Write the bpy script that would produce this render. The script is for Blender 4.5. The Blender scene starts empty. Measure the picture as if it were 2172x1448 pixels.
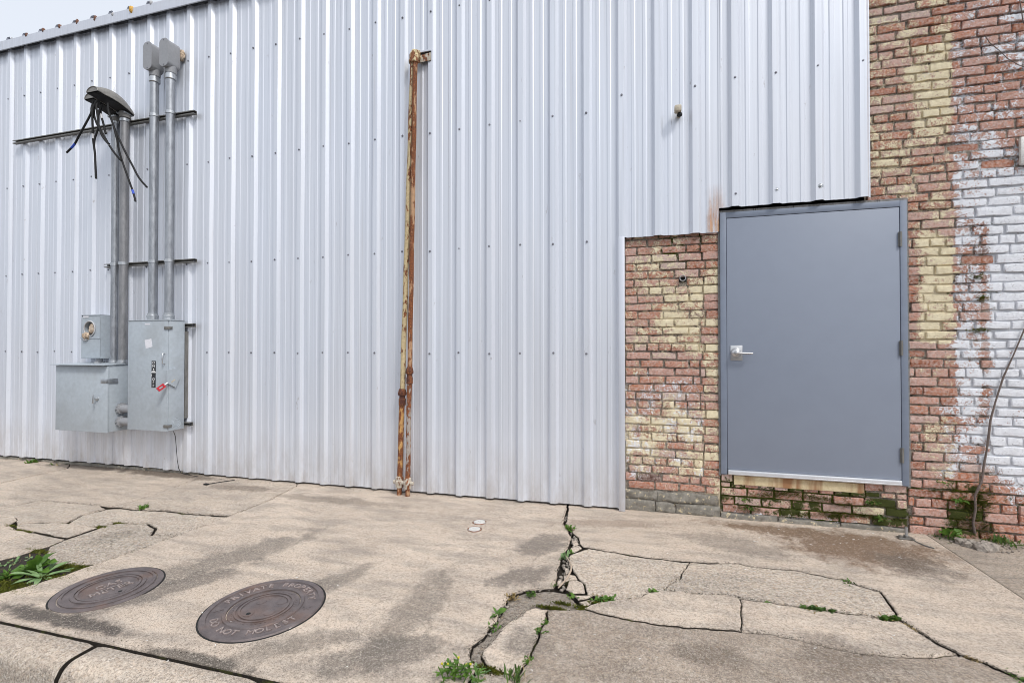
import bpy, bmesh, math, random
from mathutils import Vector, Matrix, noise
from mathutils.geometry import delaunay_2d_cdt
R = math.radians
rnd = random.Random(7)
scene = bpy.context.scene
COL = scene.collection

# ------------------------------------------------------------------ camera
CZ = 1.43                      # eye height over the pavement
FPX, YAW, PITCH = 1000.0, R(15.391), R(0.649)
cd = bpy.data.cameras.new('camera'); cam = bpy.data.objects.new('camera', cd); COL.objects.link(cam)
cam.location = (0, 0, CZ); cam.rotation_euler = (math.pi/2 + PITCH, 0, YAW)
cd.sensor_width = 36; cd.lens = FPX/2172*36; cd.clip_start = .05; cd.clip_end = 2000
scene.camera = cam

# ------------------------------------------------------------------ sky, sun, exposure
SUN_EL, SUN_AZ = R(50), R(130)          # azimuth clockwise from +Y (the wall side): soft light from the street side, right
w = bpy.data.worlds.new('World'); scene.world = w; w.use_nodes = True
nt = w.node_tree; nt.nodes.clear()
sky = nt.nodes.new('ShaderNodeTexSky'); sky.sky_type = 'NISHITA'; sky.sun_disc = False
sky.sun_elevation = SUN_EL; sky.sun_rotation = SUN_AZ; sky.air_density = 1.0; sky.dust_density = 6.0; sky.ozone_density = 1.0
hs = nt.nodes.new('ShaderNodeHueSaturation'); hs.inputs['Saturation'].default_value = .25; hs.inputs['Value'].default_value = 1.0
# cloud veil: an even overcast layer mixed over the clear sky
mx = nt.nodes.new('ShaderNodeMix'); mx.data_type = 'RGBA'; mx.inputs['Factor'].default_value = .6
mx.inputs['B'].default_value = (9.4, 10.1, 11.3, 1)
bg = nt.nodes.new('ShaderNodeBackground'); bg.inputs['Strength'].default_value = .1
wo = nt.nodes.new('ShaderNodeOutputWorld')
nt.links.new(sky.outputs[0], hs.inputs['Color']); nt.links.new(hs.outputs[0], mx.inputs['A'])
nt.links.new(mx.outputs['Result'], bg.inputs['Color']); nt.links.new(bg.outputs[0], wo.inputs['Surface'])
sl = bpy.data.lights.new('sun', 'SUN'); sun = bpy.data.objects.new('sun', sl); COL.objects.link(sun)
sl.energy = 1.5; sl.angle = R(10); sl.color = (1, .97, .93)
sd = Vector((math.sin(SUN_AZ)*math.cos(SUN_EL), math.cos(SUN_AZ)*math.cos(SUN_EL), math.sin(SUN_EL)))
sun.rotation_euler = sd.to_track_quat('Z', 'Y').to_euler(); sun.location = (3, -6, 12)
scene.cycles.pixel_filter_type = 'BLACKMAN_HARRIS'; scene.cycles.filter_width = .95
vs = scene.view_settings; vs.view_transform = 'Standard'; vs.look = 'None'; vs.exposure = 0.28; vs.gamma = 1

# ------------------------------------------------------------------ photo measurements to metres
WY = 4.257                     # y of the siding's flat pans
BY = WY + .03                  # y of the brick faces
SLOPE = .0065                  # the pavement rises a little to the right
def gz(x): return SLOPE*x
_cp, _sp, _cy, _sy = math.cos(PITCH), math.sin(PITCH), math.cos(YAW), math.sin(YAW)
_F = Vector((-_sy*_cp, _cy*_cp, _sp)); _Rt = Vector((_cy, _sy, 0)); _U = _Rt.cross(_F)
def ray(px, py): return _F + _Rt*((px-1086)/FPX) + _U*((724-py)/FPX)
def WP(px, py, off=0.0):       # measured point on the plane 'off' metres in front of the siding -> (x, z)
    d = ray(px, py); t = (WY-off)/d.y; return d.x*t, d.z*t + CZ
def GP(px, py):                # measured point on the pavement -> (x, y)
    d = ray(px, py); t = -CZ/(d.z - SLOPE*d.x); return d.x*t, d.y*t
def WV(px, py, off=0.0):
    x, z = WP(px, py, off); return Vector((x, WY-off, z))
def GV(px, py, dz=0.0):
    x, y = GP(px, py); return Vector((x, y, gz(x)+dz))

# ------------------------------------------------------------------ mesh and object helpers
class MB:
    def __init__(s): s.v = []; s.f = []; s.m = []
    def add(s, vs, fs, m=0):
        o = len(s.v); s.v += [tuple(v) for v in vs]; s.f += [tuple(i+o for i in f) for f in fs]; s.m += [m]*len(fs); return s
    def box(s, x0, x1, y0, y1, z0, z1, m=0, b=0.0):
        if b <= 0:
            vs = [(x, y, z) for z in (z0, z1) for y in (y0, y1) for x in (x0, x1)]
            return s.add(vs, [(0,2,3,1),(4,5,7,6),(0,1,5,4),(2,6,7,3),(0,4,6,2),(1,3,7,5)], m)
        bm = bmesh.new(); bmesh.ops.create_cube(bm, size=1)
        for v in bm.verts: v.co = Vector((x0+(v.co.x+.5)*(x1-x0), y0+(v.co.y+.5)*(y1-y0), z0+(v.co.z+.5)*(z1-z0)))
        bmesh.ops.bevel(bm, geom=bm.edges[:], offset=b, segments=2, profile=.5, affect='EDGES')
        s.bm(bm, m); return s
    def bm(s, bm, m=0):
        bm.verts.ensure_lookup_table(); bm.verts.index_update()
        s.add([v.co[:] for v in bm.verts], [[v.index for v in f.verts] for f in bm.faces], m); bm.free()
    def tube(s, pts, r, n=12, m=0, caps=True, flat=1.0):
        pts = [Vector(p) for p in pts]; rr = r if isinstance(r, (list, tuple)) else [r]*len(pts)
        vs = []; up = Vector((0, 0, 1)); prev = None
        for i, p in enumerate(pts):
            t = (pts[min(i+1, len(pts)-1)] - pts[max(i-1, 0)]).normalized()
            if prev is None:
                a = t.cross(up)
                if a.length < 1e-3: a = t.cross(Vector((0, 1, 0)))
                a.normalize()
            else:
                a = prev - t*prev.dot(t)
                a.normalize()
            b = t.cross(a); prev = a
            for k in range(n):
                an = 2*math.pi*k/n; vs.append(p + a*(rr[i]*math.cos(an)) + b*(rr[i]*math.sin(an)*flat))
        fs = [(i*n+k, i*n+(k+1) % n, (i+1)*n+(k+1) % n, (i+1)*n+k) for i in range(len(pts)-1) for k in range(n)]
        if caps: fs += [tuple(range(n))[::-1], tuple((len(pts)-1)*n+k for k in range(n))]
        return s.add(vs, fs, m)
    def lathe(s, prof, origin=(0,0,0), axis='Z', n=24, m=0, a0=0, a1=2*math.pi):
        o = Vector(origin); vs = []
        for r, h in prof:
            for k in range(n):
                a = 2*math.pi*k/n; c, q = r*math.cos(a), r*math.sin(a)
                vs.append(o + (Vector((c, q, h)) if axis == 'Z' else Vector((c, h, q)) if axis == 'Y' else Vector((h, c, q))))
        fs = [(i*n+k, i*n+(k+1) % n, (i+1)*n+(k+1) % n, (i+1)*n+k) for i in range(len(prof)-1) for k in range(n)]
        fs += [tuple(range(n))[::-1], tuple((len(prof)-1)*n+k for k in range(n))]
        return s.add(vs, fs, m)
    def prism(s, poly, d0, d1, plane='XZ', m=0):     # polygon in a plane, extruded
        n = len(poly)
        def P(p, d): return (p[0], d, p[1]) if plane == 'XZ' else (p[0], p[1], d) if plane == 'XY' else (d, p[0], p[1])
        vs = [P(p, d0) for p in poly] + [P(p, d1) for p in poly]
        fs = [tuple(range(n)), tuple(range(2*n-1, n-1, -1))] + [(k, k+n, (k+1) % n+n, (k+1) % n) for k in range(n)]
        return s.add(vs, fs, m)
    def mesh(s, name, mats, smooth=None):
        me = bpy.data.meshes.new(name); me.from_pydata(s.v, [], s.f)
        for m_ in (mats if isinstance(mats, (list, tuple)) else [mats]): me.materials.append(m_)
        for p, i in zip(me.polygons, s.m): p.material_index = i
        bm = bmesh.new(); bm.from_mesh(me); bmesh.ops.recalc_face_normals(bm, faces=bm.faces[:]); bm.to_mesh(me); bm.free()
        if smooth is not None:
            for p in me.polygons: p.use_smooth = True
            me.set_sharp_from_angle(angle=R(smooth))
        me.update(); return me
    def build(s, name, mats, parent=None, smooth=None):
        return link(bpy.data.objects.new(name, s.mesh(name, mats, smooth)), parent)
def link(o, parent=None):
    COL.objects.link(o)
    if parent is not None:
        o.parent = parent
        if parent.type == 'EMPTY' or True: o.matrix_parent_inverse = Matrix.Translation(parent.matrix_basis.translation).inverted() if parent.parent is None else (Matrix.Translation(parent.parent.matrix_basis.translation) @ parent.matrix_parent_inverse @ parent.matrix_basis).inverted()
    return o
def empty(name, loc=(0,0,0)):
    o = bpy.data.objects.new(name, None); o.location = loc; o.empty_display_size = .1; COL.objects.link(o); return o
def tag(o, label=None, cat=None, group=None, kind=None):
    for k, v in (('label', label), ('category', cat), ('group', group), ('kind', kind)):
        if v: o[k] = v
    return o
def fit_noise(p, sc): return noise.noise(Vector(p)*sc)

# ------------------------------------------------------------------ node helpers
class NT:
    def __init__(s, name):
        s.mat = bpy.data.materials.new(name); s.mat.use_nodes = True; s.t = s.mat.node_tree; s.t.nodes.clear()
        s.out = s.n('ShaderNodeOutputMaterial'); s.b = s.n('ShaderNodeBsdfPrincipled'); s.t.links.new(s.b.outputs[0], s.out.inputs['Surface'])
        s.pos = s.n('ShaderNodeNewGeometry').outputs['Position']
    def n(s, t): return s.t.nodes.new(t)
    def set(s, sock, v):
        if hasattr(v, 'is_linked') or isinstance(v, bpy.types.NodeSocket): s.t.links.new(v, sock)
        elif isinstance(v, (tuple, list)) and sock.type == 'RGBA' and len(v) == 3: sock.default_value = (*v, 1)
        else: sock.default_value = v
    def P(s, **k):
        for a, v in k.items(): s.set(s.b.inputs[a.replace('_', ' ')], v)
    def noise(s, sc, det=4, ro=.55, vec=None, off=None, out='Fac', dist=0):
        n = s.n('ShaderNodeTexNoise'); n.inputs['Scale'].default_value = sc; n.inputs['Detail'].default_value = det; n.inputs['Roughness'].default_value = ro
        n.inputs['Distortion'].default_value = dist
        v = vec if vec is not None else s.pos
        if off is not None: v = s.vm('ADD', v, off)
        s.t.links.new(v, n.inputs['Vector']); return n.outputs[out]
    def vor(s, sc, feat='F1', vec=None, out='Distance', rnd=1):
        n = s.n('ShaderNodeTexVoronoi'); n.feature = feat; n.inputs['Scale'].default_value = sc; n.inputs['Randomness'].default_value = rnd
        s.t.links.new(vec if vec is not None else s.pos, n.inputs['Vector']); return n.outputs[out]
    def vm(s, op, a, b=None):
        n = s.n('ShaderNodeVectorMath'); n.operation = op; s.set(n.inputs[0], a)
        if b is not None: s.set(n.inputs[1], b)
        return n.outputs['Value'] if op in ('LENGTH', 'DISTANCE', 'DOT_PRODUCT') else n.outputs[0]
    def m(s, op, a, b=None, c=None, clamp=False):
        n = s.n('ShaderNodeMath'); n.operation = op; n.use_clamp = clamp; s.set(n.inputs[0], a)
        if b is not None: s.set(n.inputs[1], b)
        if c is not None: s.set(n.inputs[2], c)
        return n.outputs[0]
    def rng(s, v, a, b, c=0.0, d=1.0, smooth=False):
        n = s.n('ShaderNodeMapRange'); n.interpolation_type = 'SMOOTHSTEP' if smooth else 'LINEAR'
        for i, q in enumerate((v, a, b, c, d)): s.set(n.inputs[i], q)
        return n.outputs[0]
    def mix(s, f, a, b, mode='MIX'):
        n = s.n('ShaderNodeMix'); n.data_type = 'RGBA'; n.blend_type = mode
        s.set(n.inputs['Factor'], f); s.set(n.inputs['A'], a); s.set(n.inputs['B'], b); return n.outputs['Result']
    def ramp(s, f, stops, interp='LINEAR'):
        n = s.n('ShaderNodeValToRGB'); n.color_ramp.interpolation = interp; e = n.color_ramp.elements
        while len(e) < len(stops): e.new(1)
        for q, (p, c) in zip(e, stops): q.position = p; q.color = (*c, 1)
        s.set(n.inputs[0], f); return n.outputs[0]
    def sep(s, v):
        n = s.n('ShaderNodeSeparateXYZ'); s.t.links.new(v, n.inputs[0]); return n.outputs
    def comb(s, x, y, z):
        n = s.n('ShaderNodeCombineXYZ')
        for i, q in enumerate((x, y, z)): s.set(n.inputs[i], q)
        return n.outputs[0]
    def bump(s, h, st=.3, dist=.01):
        n = s.n('ShaderNodeBump'); n.inputs['Strength'].default_value = st; n.inputs['Distance'].default_value = dist
        s.set(n.inputs['Height'], h); s.t.links.new(n.outputs[0], s.b.inputs['Normal'])
    def oinfo(s, out='Color'): return s.n('ShaderNodeObjectInfo').outputs[out]
    def attr(s, name, out='Color'):
        n = s.n('ShaderNodeAttribute'); n.attribute_name = name; return n.outputs[out]
def srgb(r, g, b):
    f = lambda c: (c/255/12.92) if c <= 10 else ((c/255+.055)/1.055)**2.4
    return (f(r), f(g), f(b))

def m_plain(name, col, rough=.6, metal=0.0, var=.12, sc=30, bump=.05, dirt=None, coat=0):
    t = NT(name); n = t.noise(sc, 5); n2 = t.noise(sc*.12, 3, off=(3.1, 7, 1))
    c = t.mix(t.rng(n, .3, .7), tuple(x*(1-var) for x in col), tuple(min(1, x*(1+var)) for x in col))
    if dirt: c = t.mix(t.rng(n2, .5, .72, 0, .55), c, dirt)
    t.P(Base_Color=c, Roughness=t.rng(n2, .3, .7, rough-.07, rough+.08), Metallic=metal)
    if bump: t.bump(n, bump, .004)
    return t.mat

def m_siding(name='siding_metal', tint=(.735, .77, .84)):
    t = NT(name); p = t.pos; x, y, z = t.sep(p)
    streak = t.noise(1, 5, .6, vec=t.vm('MULTIPLY', p, (38, 1, .35)))
    big = t.noise(1, 3, .5, vec=t.vm('MULTIPLY', p, (1.4, 1, .5)), off=(5, 2, 9))
    fine = t.noise(900, 2, .5)
    c = t.mix(t.rng(streak, .3, .7), tuple(a*.86 for a in tint), tint)
    c = t.mix(t.rng(big, .35, .7, 0, .18), c, (.74, .71, .70))
    # splash dirt low on the wall
    d = t.m('MULTIPLY', t.rng(z, .55, 0, 0, 1), t.rng(t.noise(1, 5, .7, vec=t.vm('MULTIPLY', p, (9, 1, 2.5))), .35, .7))
    c = t.mix(t.m('MULTIPLY', d, .6), c, (.36, .31, .26))
    run = t.noise(1, 4, .7, vec=t.vm('MULTIPLY', p, (22, 1, .22)), off=(31, 0, 8)); c = t.mix(t.rng(run, .60, .78, 0, .45), c, (.45, .42, .41))
    # scuffs and scratches
    sc = t.noise(1, 6, .7, vec=t.vm('MULTIPLY', p, (16, 1, 5)), off=(11, 0, 3))
    c = t.mix(t.rng(sc, .66, .72, 0, .55), c, (.34, .31, .30))
    t.P(Base_Color=c, Metallic=.35, Roughness=t.rng(streak, .3, .7, .36, .46))
    t.bump(t.m('ADD', t.m('MULTIPLY', fine, .25), t.noise(5, 3)), .06, .004)
    return t.mat

def peel_mask(t, cov, off, s1, hard):      # ragged flakes of old paint running over bricks and joints alike
    a = t.noise(s1, 8, .72, off=off, dist=.5); b = t.noise(s1*4, 4, .65, off=off); g = t.noise(s1*.22, 3, .55, off=off)
    v = t.m('ADD', t.m('ADD', t.m('MULTIPLY', a, .42), t.m('MULTIPLY', b, .32)), t.m('MULTIPLY', g, .26))
    return t.m('MULTIPLY', t.m('SUBTRACT', t.rng(cov, 0, 1, .37, .635), v), hard, clamp=True)
def m_brick(name, src):
    t = NT(name); p = t.pos
    if src == 'obj':
        oi = t.n('ShaderNodeObjectInfo'); c4, al, rn = oi.outputs['Color'], oi.outputs['Alpha'], oi.outputs['Random']
    else:
        a = t.n('ShaderNodeAttribute'); a.attribute_name = 'pc'; c4, al = a.outputs['Color'], a.outputs['Alpha']; rn = t.noise(3, 0); fib = t.noise(7, 3, .6, off=(6, 2, 9))
    cr, wh, tone = t.sep(c4)
    big = t.noise(9, 3, .5, off=(7, 1, 4)); mid = t.noise(34, 6, .66); fine = t.noise(150, 5, .65); grit = t.noise(420, 3, .6)
    base = t.ramp(tone, [(0, (.07, .04, .034)), (.18, (.32, .11, .055)), (.38, (.47, .18, .095)), (.62, (.52, .26, .19)), (.85, (.57, .35, .29)), (1, (.62, .46, .41))])
    base = t.mix(t.rng(mid, .3, .72), t.vm('MULTIPLY', base, (.70, .66, .64)), t.vm('MULTIPLY', base, (1.22, 1.2, 1.18)))
    base = t.mix(t.rng(t.noise(60, 5, .7, off=(2, 9, 4)), 0.40, .66, 0, .72), base, (.64, .53, .48))       # lime bloom
    base = t.mix(t.rng(fine, .57, .68, 0, .85), base, (.045, .032, .026)); base = t.mix(t.rng(t.noise(48, 6, .7, off=(8, 3, 1)), .60, .66, 0, .7), base, (.10, .05, .035))                                  # pits and soot
    peel = lambda *a_: peel_mask(t, *a_)
    mc = peel(cr, (3.3, 1.7, 8.1), 36, 60); mw = peel(wh, (13.3, 4.7, 2.1), 30, 60)
    cream = t.mix(t.rng(t.noise(40, 5, .6, off=(1, 1, 1)), .3, .7), (.70, .60, .40), (.85, .76, .55))
    cream = t.mix(t.rng(fine, .58, .70, 0, .55), cream, (.30, .23, .16))
    white = t.mix(t.rng(t.noise(50, 5, .6, off=(4, 1, 1)), .3, .7), (.72, .73, .77), (.86, .87, .90))
    white = t.mix(t.rng(t.noise(90, 6, .7, off=(4, 8, 1)), .58, .70, 0, .8), white, (.22, .20, .19))
    c = t.mix(mc, base, cream); c = t.mix(mw, c, white)
    # moss and algae
    mo = t.m('MULTIPLY', t.m('SUBTRACT', t.rng(al, 0, 1, .26, .72), t.m('ADD', t.m('MULTIPLY', t.noise(16, 6, .7, off=(9, 2, 2)), .7), t.m('MULTIPLY', fine, .3))), 16, clamp=True)
    mcol = t.mix(t.rng(grit, .35, .65), (.016, .022, .006), (.085, .095, .02))
    c = t.mix(mo, c, mcol)
    t.P(Base_Color=c, Roughness=.9, Specular_IOR_Level=.25)
    h = t.m('ADD', t.m('ADD', t.m('MULTIPLY', mid, .6), t.m('MULTIPLY', fine, .45)), t.m('MULTIPLY', t.m('MAXIMUM', mc, mw), .18))
    t.bump(t.m('ADD', h, t.m('MULTIPLY', mo, .3)), 1.0, .010)
    return t.mat

def m_mortar():
    t = NT('mortar'); p = t.pos
    a = t.n('ShaderNodeAttribute'); a.attribute_name = 'pc'; c4, al = a.outputs['Color'], a.outputs['Alpha']
    cr, wh, tone = t.sep(c4)
    mid = t.noise(30, 6, .7); fine = t.noise(170, 5, .7)
    base = t.mix(t.rng(mid, .3, .7), (.21, .175, .14), (.50, .44, .37))
    base = t.mix(t.rng(fine, .50, .62, 0, .75), base, (.035, .028, .022)); base = t.mix(t.rng(t.noise(18, 5, .7, off=(5, 5, 2)), .52, .64, 0, .8), base, (.03, .024, .018))
    peel = lambda *a_: peel_mask(t, *a_)
    c = t.mix(peel(cr, (3.3, 1.7, 8.1), 36, 60), base, (.70, .61, .43)); c = t.mix(peel(wh, (13.3, 4.7, 2.1), 30, 60), c, (.66, .67, .70))
    mo = t.m('MULTIPLY', t.m('SUBTRACT', t.rng(al, 0, 1, .26, .8), t.m('ADD', t.m('MULTIPLY', t.noise(12, 6, .7, off=(9, 2, 2)), .7), t.m('MULTIPLY', fine, .3))), 14, clamp=True)
    c = t.mix(mo, c, t.mix(t.rng(fine, .35, .65), (.02, .03, .008), (.12, .14, .025)))
    t.P(Base_Color=c, Roughness=.95, Specular_IOR_Level=.2); t.bump(t.m('ADD', mid, t.m('MULTIPLY', fine, .6)), 1, .012)
    return t.mat

# stains on the paving: centre, end of the long half axis, half width (m), colour, strength   (measured in the photograph)
STAINS = [((1830,1165),(2040,1182),.33,(.20,.11,.055),.95), ((1700,1130),(1480,1106),.13,(.21,.12,.062),.9), ((1940,1200),(2050,1225),.22,(.10,.08,.065),.55),
 ((480,1185),(700,1120),.17,(.17,.15,.13),.55), ((350,1250),(560,1190),.12,(.15,.13,.115),.6), ((700,1235),(800,1195),.11,(.17,.15,.13),.55), ((880,1290),(960,1200),.15,(.18,.155,.13),.5),
 ((1150,1155),(1200,1130),.16,(.15,.13,.115),.6), ((1110,1222),(1180,1205),.13,(.15,.13,.115),.65), ((820,1385),(1000,1350),.14,(.17,.15,.13),.6), ((620,1370),(800,1330),.10,(.18,.155,.13),.5),
 ((340,1003),(470,1018),.13,(.11,.075,.05),.75), ((190,990),(300,997),.12,(.08,.06,.05),.8), ((520,1035),(600,1040),.10,(.14,.10,.07),.6), ((120,1310),(330,1355),.06,(.07,.06,.055),.8), ((420,1400),(560,1430),.05,(.08,.07,.06),.7),
 ((700,1060),(860,1075),.10,(.20,.165,.13),.5), ((230,1140),(290,1125),.13,(.13,.11,.08),.6), ((1120,1360),(1150,1330),.13,(.17,.15,.13),.6), ((1500,1240),(1640,1250),.2,(.22,.19,.16),.3),
 ((1560,1155),(1720,1185),.16,(.22,.19,.16),.45),((1290,1110),(1420,1112),.10,(.25,.17,.115),.4),((1800,1400),(1950,1440),.22,(.15,.12,.10),.55),((1500,1385),(1600,1395),.10,(.12,.10,.085),.6)]
def m_concrete(name, use_stains=True):
    t = NT(name); p = t.pos
    oi = t.n('ShaderNodeObjectInfo'); tone, agg, brown = t.sep(oi.outputs['Color'])      # per slab: lightness, exposed aggregate, brown film
    big = t.noise(1.7, 5, .6, off=(3, 8, 1)); mid = t.noise(11, 6, .65, off=(1, 2, 3)); fine = t.noise(85, 6, .72); grit = t.noise(190, 3, .7, off=(5, 5, 5))
    drag = t.noise(1, 5, .6, vec=t.vm('MULTIPLY', p, (2.2, 9, 1)), off=(2, 4, 0))
    c = t.mix(t.rng(big, .3, .7), (.46, .372, .295), (.67, .55, .437))
    c = t.mix(t.rng(mid, .42, .72, 0, .5), c, (.68, .59, .50))
    c = t.mix(t.rng(drag, .44, .66, 0, .6), c, (.26, .23, .20))
    if use_stains:
        wob = t.m('MULTIPLY', t.m('SUBTRACT', t.noise(7, 8, .72, off=(8, 8, 8)), .5), 2.3)
        for (cx, cy), (ax, ay), hw, col, st in STAINS:
            x0, y0 = GP(cx, cy); x1, y1 = GP(ax, ay); L = math.hypot(x1-x0, y1-y0); ux, uy = (x1-x0)/L, (y1-y0)/L
            dv = t.vm('SUBTRACT', p, (x0, y0, 0))
            a = t.m('DIVIDE', t.vm('DOT_PRODUCT', dv, (ux, uy, 0)), L); b = t.m('DIVIDE', t.vm('DOT_PRODUCT', dv, (-uy, ux, 0)), hw)
            d = t.m('SQRT', t.m('ADD', t.m('MULTIPLY', a, a), t.m('MULTIPLY', b, b)))
            c = t.mix(t.rng(t.m('ADD', d, wob), 1.15, .5, 0, min(.95, st*1.18), smooth=True), c, tuple(q*.78 for q in col))
    # brown dirt film per slab
    c = t.mix(t.m('MULTIPLY', brown, t.rng(t.noise(4, 5, .65, off=(6, 1, 0)), .3, .65, .35, 1)), c, (.16, .115, .082))
    # exposed aggregate
    vr = t.vor(95, out='Color'); vd = t.vor(95)
    st = t.ramp(t.sep(vr)[0], [(0, (.10, .09, .08)), (.25, (.30, .26, .21)), (.5, (.50, .44, .36)), (.75, (.60, .56, .50)), (1, (.42, .29, .17))])
    c = t.mix(t.m('MULTIPLY', agg, t.rng(mid, .3, .6, .25, .75)), c, st)
    # speckle and pores
    c = t.mix(t.rng(grit, .54, .62, 0, .62), c, (.085, .07, .058)); c = t.mix(t.rng(grit, .44, .36, 0, .5), c, (.70, .62, .53))
    c = t.mix(t.rng(fine, .54, .64, 0, .62), c, (.12, .10, .085)); sp = t.noise(62, 3, .75, off=(9, 1, 6)); c = t.mix(t.rng(sp, .54, .65, 0, .45), c, (.14, .115, .095)); c = t.mix(t.rng(sp, .44, .35, 0, .26), c, (.78, .68, .57))
    pr = t.vor(14, out='Distance', rnd=1); c = t.mix(t.m('MULTIPLY', t.rng(pr, .055, .03), t.rng(t.noise(5, 2, off=(4, 4, 4)), .5, .6)), c, (.05, .045, .04))
    c = t.mix(1.0, c, t.comb(tone, tone, tone), 'MULTIPLY')
    t.P(Base_Color=c, Roughness=.9, Specular_IOR_Level=.25)
    h = t.m('ADD', t.m('MULTIPLY', grit, .35), t.m('ADD', t.m('MULTIPLY', fine, .5), t.m('MULTIPLY', t.m('MULTIPLY', agg, vd), -1.2)))
    t.bump(h, .65, .006)
    return t.mat

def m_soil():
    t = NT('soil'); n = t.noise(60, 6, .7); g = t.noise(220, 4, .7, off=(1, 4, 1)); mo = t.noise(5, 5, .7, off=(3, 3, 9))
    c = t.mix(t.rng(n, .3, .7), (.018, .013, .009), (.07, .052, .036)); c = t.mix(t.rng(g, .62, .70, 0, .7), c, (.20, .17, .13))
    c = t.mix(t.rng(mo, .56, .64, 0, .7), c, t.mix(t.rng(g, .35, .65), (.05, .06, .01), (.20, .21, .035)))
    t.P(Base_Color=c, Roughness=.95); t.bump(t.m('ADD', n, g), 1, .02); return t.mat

def m_rust(name, paint, amount):     # paint = colour of what is left of the paint, amount = share of bare rust
    t = NT(name); p = t.vm('MULTIPLY', t.pos, (1, 1, .45)); n = t.noise(26, 6, .66, vec=p); f = t.noise(130, 5, .7); b = t.noise(3.0, 3, .5, off=(4, 4, 4))
    rust = t.ramp(t.rng(f, .3, .7), [(0, (.02, .010, .007)), (.4, (.11, .035, .015)), (.7, (.32, .105, .03)), (1, (.48, .21, .07))])
    v = t.m('ADD', t.m('MULTIPLY', n, .7), t.m('MULTIPLY', b, .3))
    mk = t.m('MULTIPLY', t.m('SUBTRACT', v, .62-amount*.24), 30, clamp=True)
    pc = t.mix(t.rng(t.noise(40, 5), .35, .7), tuple(x*.75 for x in paint), paint)
    t.P(Base_Color=t.mix(mk, pc, rust), Roughness=.8, Metallic=0); t.bump(t.m('ADD', f, t.m('MULTIPLY', mk, -.3)), .7, .004); return t.mat

def m_castiron():
    t = NT('cast_iron'); n = t.noise(14, 5, .65); f = t.noise(160, 5, .7); b = t.noise(5, 3, off=(2, 2, 2))
    c = t.mix(t.rng(n, .3, .7), (.105, .086, .084), (.21, .175, .17)); c = t.mix(t.rng(b, .5, .68, 0, .35), c, (.24, .13, .08))
    c = t.mix(t.rng(f, .56, .70, 0, .6), c, (.035, .028, .028))
    t.P(Base_Color=c, Roughness=t.rng(n, .3, .7, .42, .62), Metallic=.35); t.bump(f, .5, .004); return t.mat

def m_leaf(name, a, b):
    t = NT(name); n = t.noise(22, 3); o = t.oinfo('Random')
    c = t.mix(t.rng(n, .3, .7), a, b); t.P(Base_Color=c, Roughness=.55)
    t.b.inputs['Subsurface Weight'].default_value = 0.0
    tr = t.n('ShaderNodeBsdfTranslucent'); t.t.links.new(c, tr.inputs[0]); ms = t.n('ShaderNodeMixShader'); ms.inputs[0].default_value = .3
    t.t.links.new(t.b.outputs[0], ms.inputs[1]); t.t.links.new(tr.outputs[0], ms.inputs[2]); t.t.links.new(ms.outputs[0], t.out.inputs['Surface']); return t.mat

def m_galv(name, col, rough, metal):
    t = NT(name); p = t.pos; n = t.noise(1, 5, .65, vec=t.vm('MULTIPLY', p, (30, 30, 9))); f = t.noise(120, 4, .6)
    c = t.mix(t.rng(n, .3, .7), tuple(x*.62 for x in col), col); c = t.mix(t.rng(f, .6, .7, 0, .4), c, tuple(x*.4 for x in col))
    t.P(Base_Color=c, Roughness=t.rng(n, .3, .7, rough-.08, rough+.1), Metallic=metal); t.bump(f, .1, .003); return t.mat

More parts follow.
